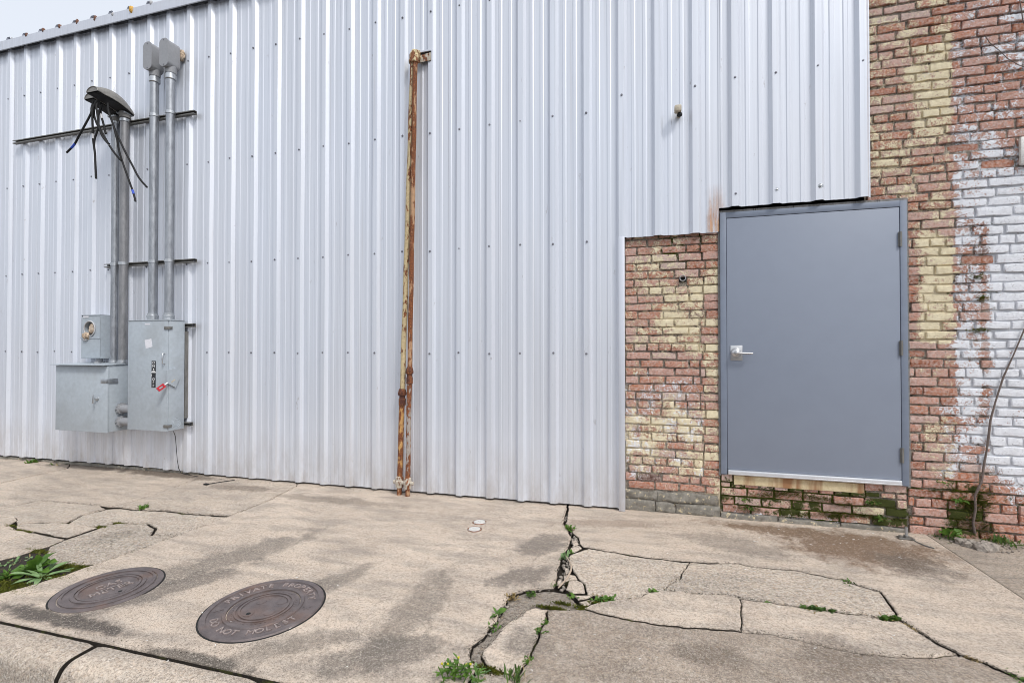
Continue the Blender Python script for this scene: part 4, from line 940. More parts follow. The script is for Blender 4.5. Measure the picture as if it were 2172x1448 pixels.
# side lever: pentagon plate with red handle
hy = yf+.045; hc = WV(368, 800, .22); mb = MB()
pent = [(yf-.030, hc.z+.085), (yf+.075, hc.z+.105), (yf+.120, hc.z-.01), (yf+.075, hc.z-.115), (yf-.020, hc.z-.06)]
mb.prism(pent, dx1-.002, dx1+.016, 'YZ'); plate = mb.build('lever_plate', M['boxgrey'], dsw, smooth=30)
mb = MB(); mb.prism([(yf+.020, hc.z-.045), (yf+.060, hc.z-.02), (yf+.067, hc.z-.032), (yf+.027, hc.z-.057)], dx1+.016, dx1+.0175, 'YZ'); mb.build('plate_slot', M['pvc'], plate)
A, B = Vector((dx1+.010, yf-.015, hc.z-.055)), FPt(341, 822, .34)
mb = MB(); mb.tube([A, A.lerp(B, .45)], .010, 8); mb.build('lever_arm', M['zinc'], dsw, smooth=40)
d = (B-A).normalized(); C0 = A.lerp(B, .45); nrm = Vector((0, 0, 1)).cross(d).normalized(); up2 = d.cross(nrm); hm = MB()
for s0, s1, u0, u1 in ((0, .020, -.022, .022), (.060, .080, -.022, .022), (.020, .060, .010, .022), (.020, .060, -.022, -.010)):
    vs = [C0+d*s+up2*u+nrm*e for e in (-.012, .012) for u in (u0, u1) for s in (s0, s1)]; hm.add(vs, [(0,2,3,1),(4,5,7,6),(0,1,5,4),(2,6,7,3),(0,4,6,2),(1,3,7,5)])
hm.build('red_grip', M['red'], dsw)
p = WV(376, 896, .17); mb = MB()
for r_ in (.052, .036):
    pts = [(dx1-.0035, yf+.10+r_*math.cos(R(k*15)), p.z+r_*math.sin(R(k*15))) for k in range(25)]; mb.tube(pts, .0022, 6, caps=False)
mb.build('knockout_ring', M['boxgrey'], dsw, smooth=60)
mb = MB(); mb.box(dx1-.10, dx1+.001, yb+.002, WY-.034, dz0+.12, dz1-.12); mb.build('shadow_strip', M['strut'], dsw)  # added dark strip standing in for the shadow behind the box
# instrument cabinet
cx0, cx1, cz0, cz1 = -6.675, -5.850, .452, 1.222; cyf, cyb = WY-.315, WY-.034
ctc = empty('instrument_cabinet', (-6.26, cyb, cz0)); tag(ctc, 'wide square grey cabinet with knob latch below the empty meter socket', 'electrical box')
mb = MB(); mb.box(cx0+.006, cx1-.002, cyf+.022, cyb, cz0+.006, cz1, b=.004); mb.build('enclosure', M['boxgrey'], ctc, smooth=35)
mb = MB(); mb.box(cx0, cx1+.004, cyf, cyf+.021, cz0, cz1-.010, b=.005); cdo = mb.build('cabinet_door', M['boxgrey'], ctc, smooth=35)
mb = MB(); mb.prism([(cyf-.050, cz1-.004), (cyf-.050, cz1+.004), (cyb, cz1+.018), (cyb, cz1+.010)], cx0-.012, cx1+.012, 'YZ'); mb.build('rain_hood', M['boxgrey'], ctc)
p = WV(207, 845, .315); mb = MB(); mb.lathe([(.024, 0), (.022, -.012), (.010, -.016), (.010, -.040)], (p.x, cyf, p.z), 'Y', 14); mb.box(p.x-.012, p.x+.012, cyf-.052, cyf-.040, p.z-.050, p.z+.050, b=.004); mb.build('knob', M['zinc'], cdo, smooth=40)
p = WV(226, 808, .31); mb = MB(); mb.box(cx1-.095, cx1+.010, cyf-.004, cyf-.0005, p.z-.024, p.z+.024, b=.001); mb.box(cx1+.0045, cx1+.010, cyf-.0035, cyf+.11, p.z-.024, p.z+.024, b=.001); mb.build('hasp', M['zinc'], ctc, smooth=35)
for py_ in (866, 893):
    zq = WP(262, py_, .17)[1]; mb = MB(); mb.lathe([(.052, 0), (.060, .01), (.060, .035), (.044, .04), (.044, .26)], (cx1-.002, WY-.17, zq), 'X', 18)
    for k in range(12): an = R(k*30); mb.box(cx1+.008, cx1+.034, WY-.17+.059*math.cos(an)-.006, WY-.17+.059*math.cos(an)+.006, zq+.059*math.sin(an)-.006, zq+.059*math.sin(an)+.006)
    mb.build('side_nipple', M['lbgrey'], ctc, smooth=40)
# meter socket
mx0, mx1, mz0, mz1 = -6.515, -6.207, 1.297, 1.808; myf, myb = WY-.155, WY-.034
msk = empty('meter_socket', (-6.36, myb, mz0)); tag(msk, 'small grey meter socket with torn insulation in its empty round hole', 'meter box')
hc2 = WV(191, 697, .155); rh = .088
bm = bmesh.new(); n = 32
rim = [bm.verts.new((hc2.x+rh*math.cos(2*math.pi*k/n), myf, hc2.z+rh*1.0*math.sin(2*math.pi*k/n))) for k in range(n)]
sq = []
for k in range(n):
    an = 2*math.pi*k/n; c1, s1_ = math.cos(an), math.sin(an); tx = ((mx1-hc2.x) if c1 > 0 else (mx0-hc2.x))/c1 if abs(c1) > 1e-6 else 9; tz = ((mz1-.004-hc2.z) if s1_ > 0 else (mz0+.24-hc2.z))/s1_ if abs(s1_) > 1e-6 else 9; t = min(tx, tz); sq.append(bm.verts.new((hc2.x+c1*t, myf, hc2.z+s1_*t)))
inn = [bm.verts.new((v.co.x, myf+.05, v.co.z)) for v in rim]
for k in range(n): bm.faces.new((rim[k], rim[(k+1) % n], sq[(k+1) % n], sq[k])); bm.faces.new((rim[k], inn[k], inn[(k+1) % n], rim[(k+1) % n]))
mb = MB(); mb.bm(bm); mb.box(mx0, mx1, myf-.002, myf+.004, mz0, mz0+.238, b=.001); mb.box(mx0-.003, mx1+.003, myf-.008, myf-.001, mz0+.232, mz0+.250); mb.build('front_panel', M['boxgrey'], msk)
mb = MB(); mb.box(mx0, mx0+.004, myf, myb, mz0, mz1); mb.box(mx1-.004, mx1, myf, myb, mz0, mz1); mb.box(mx0, mx1, myf-.006, myb, mz1-.003, mz1+.005); mb.box(mx0, mx1, myf, myb, mz0-.004, mz0); mb.box(mx0, mx1, myb-.004, myb, mz0, mz1); mb.build('enclosure', M['boxgrey'], msk)
mb = MB(); pts = [(hc2.x+rh*1.02*math.cos(2*math.pi*k/28), myf-.006, hc2.z+rh*1.02*math.sin(2*math.pi*k/28)) for k in range(29)]; mb.tube(pts, .008, 8, caps=False); mb.build('ring', M['sealgrey'], msk, smooth=60)
blob((hc2.x+.01, myf+.035, hc2.z+.005), .066, M['insul'], 'insulation_wad', msk, (.9, .6, 1.15), 3); blob((hc2.x-.045, myf-.012, hc2.z-.085), .055, M['insul'], 'insulation_wad', msk, (1, .5, .8), 3); blob((hc2.x-.06, myf-.012, hc2.z-.128), .035, M['sealgrey'], 'insulation_wad', msk, (1.1, .4, .6), 3)
mb = MB(); mb.lathe([(.05, mz0-.075), (.05, mz0-.045), (.035, mz0-.045), (.035, mz0-.003)], (mx1-.10, (myf+myb)/2, 0), 'Z', 16); mb.build('hub', M['lbgrey'], msk, smooth=40)
for zq in (mz1-.018, mz0+.225): 
    mb = MB(); mb.box(mx0+.03, mx0+.12, myf-.003, myf-.0022, zq-.010, zq+.010); mb.build('small_label', M['sticker'], msk)
# thin wire under the box
V = [WV(*p) for p in ((368,914,.20),(372,925,.17),(374,950,.10),(376,975,.06),(379,993,.05),(384,1002,.06),(396,1006,.09),(420,1010,.10))]; mb = MB(); mb.tube(V, .0035, 6); tag(mb.build('loose_wire', M['black'], smooth=60), 'thin black wire trailing from the disconnect box to the pavement', 'wire')
gp = GV(452, 1025); mb = MB(); mb.tube([gp+Vector((-.02, -.05, .006)), gp+Vector((.05, .05, .008)), gp+Vector((.12, .16, .004))], .004, 6); mb.box(gp.x-.05, gp.x+.0, gp.y-.075, gp.y-.045, gp.z+.001, gp.z+.016, b=.004); tag(mb.build('wire_scrap', M['black'], smooth=50), 'dark scrap of wire lying on the pavement under the siding', 'wire')

# ------------------------------------------------------------------ rusty gas pipes
def vpipe(name, label, top, bot, r, zu, mt_top, mt_bot):
    o = empty(name, bot); T, B = Vector(top), Vector(bot)
    at_ = lambda z: B.lerp(T, (z-B.z)/(T.z-B.z))
    def seg(z0, z1, rr, mat, nm):
        mb = MB(); k = max(2, int((z1-z0)/.12)); mb.tube([at_(z0+(z1-z0)*i/k)+Vector((.002*math.sin(z0+i), 0, 0)) for i in range(k+1)], rr, 16); return mb.build(nm, mat, o, smooth=50)
    seg(.16, zu-.06, r*1.02, mt_bot, 'lower_pipe'); seg(zu+.05, T.z, r*.98, mt_top, 'upper_pipe'); seg(B.z-.06, .06, r*.9, M['pipe_red'], 'ground_stub')
    c = at_(zu); mb = MB(); mb.lathe([(r*1.05, -.10), (r*1.32, -.095), (r*1.32, -.035), (r*1.1, -.03), (r*1.1, -.005), (r*1.5, 0), (r*1.62, .012), (r*1.62, .030), (r*1.45, .034), (r*1.35, .05), (r*1.05, .066)], c, 'Z', 12); mb.build('union_fitting', M['fitting'], o, smooth=30)
    c = at_(.11); mb = MB(); mb.lathe([(r*1.0, -.055), (r*1.45, -.05), (r*1.5, -.02), (r*1.75, -.01), (r*1.75, .012), (r*1.5, .02), (r*1.45, .05), (r*1.0, .06)], c, 'Z', 16); mb.tube([c+Vector((-.060, 0, 0)), c+Vector((.060, 0, 0))], r*.75, 10); mb.build('valve', M['valve'], o, smooth=35)
    return tag(o, label, 'pipe'), at_
yl = WY-.085
pl_, atl = vpipe('rusty_pipe', 'cream painted vertical pipe, rusting orange below its union, left of the pair', (-2.158, yl, 4.255), (-2.294, yl, .0-.01), .026, WP(852, 838, .085)[1], M['pipe_cream'], M['pipe_orange'])
pr_, atr = vpipe('rusty_pipe', 'brown rusted vertical pipe, right of the pair and nearer the elbow', (-2.122, yl-.02, 4.23), (-2.194, yl-.02, -.01), .0235, WP(867, 792, .085)[1], M['pipe_red'], M['pipe_grey'])
mb = MB(); T = Vector((-2.158, yl, 4.255)); mb.tube([T+Vector((0, 0, -.03)), T+Vector((0, .0, .03)), T+Vector((.012, .01, .06)), T+Vector((.03, .045, .072)), T+Vector((.03, .12, .072))], [.033, .034, .036, .034, .033], 12); mb.lathe([(.038, 0), (.040, .008), (.040, .024), (.036, .03)], T+Vector((0, 0, -.045)), 'Z', 14); mb.build('elbow', M['pipe_cream'], pl_, smooth=50)
mb = MB(); T = Vector((-2.122, yl-.02, 4.23)); mb.tube([T+Vector((0, 0, -.02)), T+Vector((.0, .01, .025)), T+Vector((0, .03, .05)), T+Vector((0, .12, .06))], [.029, .031, .032, .030], 12); mb.lathe([(.032, 0), (.034, .006), (.034, .018), (.030, .022)], T+Vector((0, 0, -.032)), 'Z', 14); mb.build('elbow', M['pipe_cream'], pr_, smooth=50)
# opening cut in the siding beside the elbows: dark hole with a bent flap
(xa, za), (xb, zb) = WP(884, 113, .033), WP(914, 129, .033)
mb = MB(); mb.box(xa-.02, xb, WY-.0345, WY-.0330, zb, za); hole = mb.build('cut_opening', M['dark'], wallm)
mb = MB(); mb.prism([(xa+.05, za-.032), (xb, za-.022), (xb, zb), (xa+.02, zb-.004)], WY-.040, WY-.0365); mb.build('bent_flap', M['valve'], hole)
mb = MB(); mb.box(xa+.03, xb+.004, WY-.048, WY-.0352, za-.010, za+.006, b=.002); mb.build('bent_flap', M['trim'], hole)

# ------------------------------------------------------------------ small wall fixtures
p = WV(1437, 245); o = empty('wall_fixture', p); mb = MB(); mb.tube([p+Vector((.01, .01, -.01)), p+Vector((.006, -.05, -.01)), p+Vector((0, -.07, -.014))], [.017, .017, .014], 12); mb.build('stem', M['pvc'], o, smooth=40)
mb = MB(); mb.box(p.x-.030, p.x+.026, p.y-.105, p.y-.045, p.z-.010, p.z+.045, b=.010); mb.build('body', M['pvc'], o, smooth=40)
mb = MB(); mb.lathe([(.016, -.035), (.022, -.03), (.022, -.012), (.015, -.008)], p+Vector((.012, -.055, 0)), 'Z', 14); mb.build('dark_lens', M['black'], o, smooth=40)
tag(o, 'small beige fixture sticking out of the siding above the brick panel', 'fixture')
x, z = WP(1448, 590, -.03); o = empty('pipe_stub', (x, BY, z)); mb = MB()
n = 20; vs = []
for rr, yy in ((.026, BY+.04), (.026, BY-.018), (.021, BY-.018), (.021, BY+.04)): vs += [(x+rr*math.cos(2*math.pi*k/n), yy, z+rr*math.sin(2*math.pi*k/n)) for k in range(n)]
mb.add(vs, [(i*n+k, i*n+(k+1) % n, (i+1)*n+(k+1) % n, (i+1)*n+k) for i in range(3) for k in range(n)]); mb.build('ring', M['sealgrey'], o, smooth=40)
mb = MB(); mb.lathe([(.0205, .012), (.0205, .014)], (x, BY, z), 'Y', 16); mb.box(x-.028, x+.030, BY+.009, BY+.02, z-.030, z+.032); mb.build('dark_hole', M['dark'], o)
tag(o, 'open pipe stub set in a dark hole in the brick panel', 'pipe stub')
xa, zb_ = WP(2161, 352, -.02); _, zt_ = WP(2161, 292, -.02)
mb = MB(); mb.box(xa, xa+.19, BY-.030, BY-.001, zb_, zt_, b=.012); tag(mb.build('wall_plate', M['capwhite'], smooth=40), 'weathered rounded metal plate on brick at the right edge', 'plate')
# vine
o = empty('climbing_vine', GV(2065, 1128)); vp = [(2068,1130,.0),(2064,1108,.0),(2069,1080,.01),(2068,1050,.01),(2075,1036,.012),(2083,1018,.01),(2087,985,0),(2093,955,0),(2097,925,.0),(2101,890,.005),(2112,850,0),(2128,800,0),(2150,752,0),(2172,700,0),(2200,640,0),(2235,560,0)]
V = [WV(a, b_, -.03+.014+c) for a, b_, c in vp]; mb = MB(); mb.tube(V, [.009, .0075, .0085, .007, .009, .0065, .0075, .006, .008, .007, .0055, .006, .0045, .005, .004, .004], 8); mb.build('stem', M['vine'], o, smooth=60)
r2 = random.Random(3); mb = MB()
V2 = [WV(a, b_, -.016) for a, b_ in ((2088,75),(2100,92),(2120,108),(2138,125),(2160,138),(2185,146))]; mb.tube(V2, .0028, 5); mb.build('twig', M['vine'], o, smooth=60); mb = MB(); V2 = [WV(a, b_, -.016) for a, b_ in ((2163,0),(2166,20),(2170,45),(2180,70))]; mb.tube(V2, .0035, 5); mb.build('twig', M['vine'], o, smooth=60)
tag(o, 'leafless brown vine stem climbing the white painted brick', 'vine')

# ------------------------------------------------------------------ covers in the pavement
def ring(mb, r0, r1, z0, z1, n=56):
    vs = []
    for r_, z_ in ((r0, z0), (r0, z1), (r1, z1), (r1, z0)): vs += [(r_*math.cos(2*math.pi*k/n), r_*math.sin(2*math.pi*k/n), z_) for k in range(n)]
    mb.add(vs, [(i*n+k, i*n+(k+1) % n, ((i+1) % 4)*n+(k+1) % n, ((i+1) % 4)*n+k) for i in range(4) for k in range(n)])
def place(o, loc, rz):
    o.location = loc; o.rotation_euler = (0, -math.atan(SLOPE), rz)
def part_local(mb, name, mat, root, smooth=30):
    me = mb.mesh(name, mat, smooth); q = bpy.data.objects.new(name, me); COL.objects.link(q); q.parent = root; return q
def text_local(body, size, ext, mat, matrix, root, name='lettering'):
    q = text_mesh(body, size, ext, name, mat, matrix, None); q.parent = root; q.matrix_parent_inverse = Matrix(); return q
M['ironworn0'] = m_plain('worn_iron_lid', (.32, .265, .245), .5, .3, .5, 50, .2)
ga = GV(232, 1247.5); gm = empty('meter_cover', ga); place(gm, ga, R(72)); RA = .264
mb = MB(); ring(mb, RA*1.0, RA*1.035, -.02, .0012); part_local(mb, 'dirt_joint', M['dark'], gm); mb = MB(); ring(mb, RA*.88, RA*.998, -.03, .0045); f_ = part_local(mb, 'outer_frame', M['iron'], gm)
mb = MB(); mb.lathe([(RA*.865, -.02), (RA*.865, .001), (RA*.855, .003), (RA*.30, .003)], n=56); ring(mb, RA*.80, RA*.85, .0025, .0085); ring(mb, RA*.60, RA*.67, .0025, .0095); ring(mb, RA*.53, RA*.575, .0025, .0085); lidp = part_local(mb, 'lid', M['iron'], gm)
text_local('GAS', .070, .0024, M['ironworn0'], Matrix.Translation((.01, .045, .0052)), lidp); text_local('METER', .070, .0024, M['ironworn0'], Matrix.Translation((.0, -.030, .0052)), lidp)
mb = MB(); mb.lathe([(.024, .003), (.024, .0052), (.018, .0056)], (.02, -.105, 0), n=18); part_local(mb, 'lock_boss', M['iron'], lidp); mb = MB(); mb.lathe([(.011, .0052), (.011, .0060)], (.02, -.105, 0), n=12); part_local(mb, 'lock_hole', M['dark'], lidp)
tag(gm, 'rusty round iron cover lettered GAS METER, nearest the leafy weed', 'utility cover')
gb = GV(561, 1288); gm2 = empty('meter_cover', gb); place(gm2, gb, R(18)); RB = .308
mb = MB(); ring(mb, RB*1.002, RB*1.03, -.02, .0012); part_local(mb, 'dirt_joint', M['dark'], gm2); mb = MB(); mb.lathe([(RB, -.03), (RB, .002), (RB*.985, .009), (RB*.90, .009), (RB*.893, .0025), (RB*.665, .0025), (RB*.655, .009), (RB*.60, .009), (RB*.595, -.01)], n=64); fr2 = part_local(mb, 'outer_frame', M['iron'], gm2)
mb = MB(); mb.lathe([(RB*.585, -.02), (RB*.585, .001), (RB*.58, .003), (RB*.2, .003)], n=56); ring(mb, RB*.455, RB*.485, .0025, .0085); ring(mb, RB*.385, RB*.415, .0025, .0085); lid2 = part_local(mb, 'lid', M['iron'], gm2)
M['ironworn'] = m_plain('worn_iron', (.33, .27, .25), .5, .3, .5, 50, .2)
def arc_text(s, r, a_mid, step, size, root, inward):
    n = len(s)
    for i, ch in enumerate(s):
        if ch == ' ': continue
        a = a_mid-(i-(n-1)/2)*step if not inward else a_mid+(i-(n-1)/2)*step
        rot = a-math.pi/2 if not inward else a+math.pi/2
        text_local(ch, size, .0022, M['ironworn'], Matrix.Translation((r*math.cos(a), r*math.sin(a), .0048)) @ Matrix.Rotation(rot, 4, 'Z'), root)
arc_text('PRIVATE PROPERTY', RB*.775, R(92), R(9.6), .058, fr2, False); arc_text('DO NOT MOLEST', RB*.775, R(270), R(9.8), .058, fr2, True)
for an in (R(356), R(184)):
    mb = MB(); pts = []
    for k in range(10): rr = .026 if k % 2 == 0 else .011; pts.append((RB*.775*math.cos(an)+rr*math.cos(R(36*k+90)), RB*.775*math.sin(an)+rr*math.sin(R(36*k+90))))
    mb.prism(pts, .0024, .0046, 'XY'); part_local(mb, 'star', M['iron'], fr2)
for (ux, uy) in ((-.045, .060), (.075, .050), (.05, -.055)):
    mb = MB(); mb.lathe([(.028, .003), (.028, .0045), (.020, .0058), (.001, .006)], (ux, uy, 0), n=18); part_local(mb, 'boss', M['iron'], lid2)
mb = MB(); mb.lathe([(.026, .003), (.026, .0052), (.018, .0055)], (-.055, -.065, 0), n=18); part_local(mb, 'lock_boss', M['iron'], lid2); mb = MB(); mb.lathe([(.012, .0052), (.012, .0060)], (-.055, -.065, 0), n=12); part_local(mb, 'lock_hole', M['dark'], lid2)
mb = MB(); r2 = random.Random(5)
for k in range(46): an = R(k*7.8); mb.box(RB*.525*math.cos(an)-.004, RB*.525*math.cos(an)+.004, RB*.525*math.sin(an)-.004, RB*.525*math.sin(an)+.004, .0025, .0046)
part_local(mb, 'worn_marks', M['iron'], lid2)
tag(gm2, 'larger round iron cover lettered PRIVATE PROPERTY round its rim', 'utility cover')
for (a, b_), lab_ in (((1017, 1107), 'small pale round cleanout cap, farther of two near the siding'), ((1006.5, 1122), 'small pale round cleanout cap, nearer of two near the siding')):
    q = GV(a, b_); o = empty('cleanout_cap', q); place(o, q, rnd.uniform(0, 3)); mb = MB(); mb.lathe([(.058, -.02), (.058, .003), (.050, .004), (.048, -.004)], n=28); part_local(mb, 'sleeve', M['pipe_grey'], o)
    mb = MB(); mb.lathe([(.046, -.01), (.046, .004), (.043, .006), (.001, .0065)], n=28); ring(mb, .030, .034, .006, .0075, 24); mb.box(-.018, .018, -.005, .005, .006, .009); part_local(mb, 'cap', M['capwhite'], o)
    tag(o, lab_, 'cleanout cap')
# anchor bolt and wire at the foot of the wall
q = GV(1921, 1143); o = empty('anchor_bolt', q); mb = MB(); mb.tube([q+Vector((.005, 0, 0)), q+Vector((.006, .004, .088))], .010, 10); mb.build('bolt', M['zinc'], o, smooth=40)
mb = MB(); mb.box(q.x-.05, q.x+.05, q.y-.022, q.y+.022, q.z+.002, q.z+.014, b=.003); mb.lathe([(.020, .014), (.020, .028), (.011, .030)], q+Vector((.005, 0, 0)), 'Z', 6); mb.lathe([(.014, .012), (.014, .026)], q+Vector((-.034, -.005, 0)), 'Z', 6); mb.build('clamp', M['strut'], o, smooth=30)
mb = MB(); mb.tube([q+Vector((.03, -.01, .012)), GV(1945, 1152, .010), GV(1962, 1158, .006), GV(1982, 1164, .006)], .004, 6); mb.build('wire_tail', M['strut'], o, smooth=50)
tag(o, 'zinc anchor bolt with clamp and wire tail at the foot of the brick', 'bolt')

# ------------------------------------------------------------------ rubble, pebbles, litter
def rock(mb, c, r, seed, flat=.7):
    bm = bmesh.new(); bmesh.ops.create_icosphere(bm, subdivisions=2, radius=1); sv = Vector((seed*1.7, seed*.9, seed*2.3))
    for v in bm.verts:
        k = 1+.45*noise.noise(v.co*1.4+sv)+.2*noise.noise(v.co*3.5+sv); v.co = Vector((v.co.x*r*k, v.co.y*r*k*.8, v.co.z*r*k*flat))+c
    mb.bm(bm)
for i, (a, b_, r_) in enumerate(((2040,1152,.040),(2053,1158,.032),(2062,1157,.045),(2076,1162,.036),(2086,1166,.050),(2097,1163,.055),(2106,1168,.040))):
    mb = MB(); rock(mb, GV(a, b_, .012), r_, i+2, .75)
    lab_ = ('small broken concrete lump, leftmost of the rubble row by the vine', 'second lump from the left in the rubble row below the vine', 'third rubble lump from the left, just right of the vine foot', 'dark middle lump in the rubble row at the brick wall foot', 'angular rubble lump, third from the right end of the row', 'largest pale rubble lump near the right end of the row', 'rightmost rubble lump in the row beneath the grass tuft')[i]
    tag(mb.build('rubble_stone', M['pebble'], smooth=12), lab_, 'stone', 'broken concrete rubble at the wall foot')
mb = MB(); r2 = random.Random(11)
def along(poly, n, spread, rr, dz=-.028):
    P = px(poly); segs = list(zip(P, P[1:])); ls = [math.hypot(b[0]-a[0], b[1]-a[1]) for a, b in segs]; tot = sum(ls)
    for _ in range(n):
        t = r2.uniform(0, tot)
        for (a, b), l in zip(segs, ls):
            if t <= l: x = a[0]+(b[0]-a[0])*t/l; y = a[1]+(b[1]-a[1])*t/l; break
            t -= l
        x += r2.gauss(0, spread); y += r2.gauss(0, spread); r_ = r2.uniform(*rr); yield x, y, r_, dz
def add_pebble(x, y, r_, dz):
    bm = bmesh.new(); bmesh.ops.create_icosphere(bm, subdivisions=1, radius=1); s = r2.random()*40
    for v in bm.verts: k = 1+.4*noise.noise(v.co*1.5+Vector((s, s, s))); v.co = Vector((v.co.x*r_*k, v.co.y*r_*k, v.co.z*r_*.7*k))+Vector((x, y, gz(x)+dz+r_*.4))
    mb.bm(bm)
mid = [((a[0]+b[0])/2, (a[1]+b[1])/2) for a, b in zip([(1203,1085),(1199,1108),(1212,1130),(1222,1145),(1215,1160),(1208,1172),(1198,1190),(1196,1210),(1186,1235),(1180,1246)], [(1205,1085),(1202,1108),(1214,1130),(1226,1148),(1228,1160),(1206,1174),(1202,1190),(1205,1212),(1195,1238),(1200,1250)])]
for q in along(mid, 120, .016, (.004, .016)): add_pebble(*q)
for q in along(Q1[:8], 70, .012, (.003, .010), -.012): add_pebble(*q)
for q in along([(210,1352),(175,1382),(146,1420),(139,1446)], 0, .006, (.003, .007), -.03): add_pebble(*q)
for q in along(T2d[:7], 50, .006, (.003, .007), -.014): add_pebble(*q)
for q in along([(2030,1148),(2060,1160),(2110,1168),(2172,1160)], 60, .03, (.004, .012), -.002): add_pebble(*q)
def crumb(x, y, r_):
    z_ = gz(x)+.001; a = r2.random()*6.28; q = [(x+r_*math.cos(a+k*2.1)*r2.uniform(.6, 1.2), y+r_*math.sin(a+k*2.1)*r2.uniform(.6, 1.2), z_) for k in range(3)]
    cr_.add(q+[(x, y, z_+r_*r2.uniform(.4, .9))], [(0, 1, 3), (1, 2, 3), (2, 0, 3), (0, 2, 1)])
cr_ = MB()
for l, n_ in ((T2d[:7], 500), (T1, 500), (bcr, 420), (bl2[:4], 260), (Lj, 220), (T3a, 260), (T3b, 200), (T2a, 160), (T2b, 200), (T2c, 320), ([(1569,1267),(1572,1283),(1573,1305),(1571,1337)], 90), ([(1462,1190),(1440,1226),(1418,1237),(1407,1252)], 90), (J1, 420), (C1L, 420), (Q1, 420), (Q2, 200), (gcr2, 400), ([(35,1121),(105,1135),(140,1142),(207,1119)], 220), (dcr, 100), (a_, 160), ([(0,1300),(215,1348),(560,1424)], 120), ([(1320,1082),(1500,1093),(1700,1106),(1900,1130)], 500), ([(100,985),(620,1029),(1300,1079)], 400)):
    for x, y, r_, _ in along(l, n_, .011, (.0012, .0042)):
        if y < WY-.03: crumb(x, y, r_)
tag(cr_.build('crack_dirt', M['soil']), 'crumbs of dark dirt gathered along the pavement cracks', 'dirt', kind='stuff')
tag(mb.build('crack_gravel', M['pebble'], smooth=60), 'loose grit and small stones lying in the pavement cracks', 'gravel', kind='stuff')
mb = MB()
for _ in range(70):
    a, b_ = r2.choice([(r2.uniform(1560, 1960), r2.uniform(1110, 1165)), (r2.uniform(300, 2100), r2.uniform(1090, 1430))]); x, y = GP(a, b_)
    if y < WY-.02: bmv = [(x+r2.uniform(-.009, .009), y+r2.uniform(-.009, .009)) for _ in range(3)]; mb.prism(bmv, gz(x)+.0015, gz(x)+.004, 'XY')
tag(mb.build('paint_chips', M['litter']), 'scattered pale paint chips on the pavement', 'paint chips', kind='stuff')
V = [GV(*p) for p in ((1200,1182,.012),(1208,1196,.02),(1212,1206,.022),(1211,1216,.02),(1203,1230,.015),(1192,1242,.012),(1184,1249,.008))]; mb = MB(); mb.tube(V, [.004, .005, .006, .006, .006, .005, .004], 7); tag(mb.build('dry_twig', M['twig'], smooth=60), 'curved dry twig lying across the widest pavement crack', 'twig')

# ------------------------------------------------------------------ weeds, grass and moss
def leaf(mb, base, dirv, L, W, droop=.5, lobes=0, m=0, fold=.25, seed=0):
    d = Vector(dirv).normalized(); side = d.cross(Vector((0, 0, 1)));
    if side.length < .1: side = Vector((1, 0, 0))
    side.normalize(); n = 7; vs = []; p = Vector(base); cur = d.copy()
    for i in range(n+1):
        t = i/n; w_ = W*math.sin(math.pi*min(.97, .10+.84*t))**.9*(1-.25*math.cos(math.pi*t))
        if lobes: w_ *= 1+.35*math.sin(t*lobes*2*math.pi+seed)
        upv = side.cross(cur).normalized(); ru = .12*W*math.sin(t*9+seed*2)
        vs += [p-side*w_/2+upv*(fold*w_+ru), p, p+side*w_/2+upv*(fold*w_-ru)]
        cur = (cur+Vector((0, 0, -droop/n))).normalized(); p = p+cur*(L/n)
    mb.add(vs, [(i*3+k, i*3+k+1, (i+1)*3+k+1, (i+1)*3+k) for i in range(n) for k in range(2)], m)
bigw = empty('leafy_weed', GV(68, 1213)); tag(bigw, 'large bright green leafy weed growing from the mossy soil by the gas cover', 'weed'); r2 = random.Random(21); b0 = GV(70, 1211, -.01)
for i in range(17):
    an = R(i*137.5); el = R(r2.uniform(25, 75)); mb = MB(); L_e = r2.uniform(.09, .16)
    leaf(mb, b0+Vector((math.cos(an), math.sin(an), 0))*.008, (math.cos(an)*math.cos(el), math.sin(an)*math.cos(el), math.sin(el)), L_e, r2.uniform(.045, .07), r2.uniform(.5, 1.1), 2, 0, .2, i); mb.build('leaf', M['leaf'], bigw, smooth=80)
b1 = GV(88, 1221, -.01); w2_ = empty('pale_weed', b1); tag(w2_, 'flat pale grey green weed with long leaves in front of the leafy one', 'weed')
for i in range(11):
    an = R(-40+i*33); el = R(r2.uniform(8, 35)); mb = MB(); leaf(mb, b1, (math.cos(an)*math.cos(el), math.sin(an)*math.cos(el), math.sin(el)), r2.uniform(.12, .19), r2.uniform(.02, .032), r2.uniform(.2, .5), 0, 0, .3, i); mb.build('leaf', M['leafpale'], w2_, smooth=80)
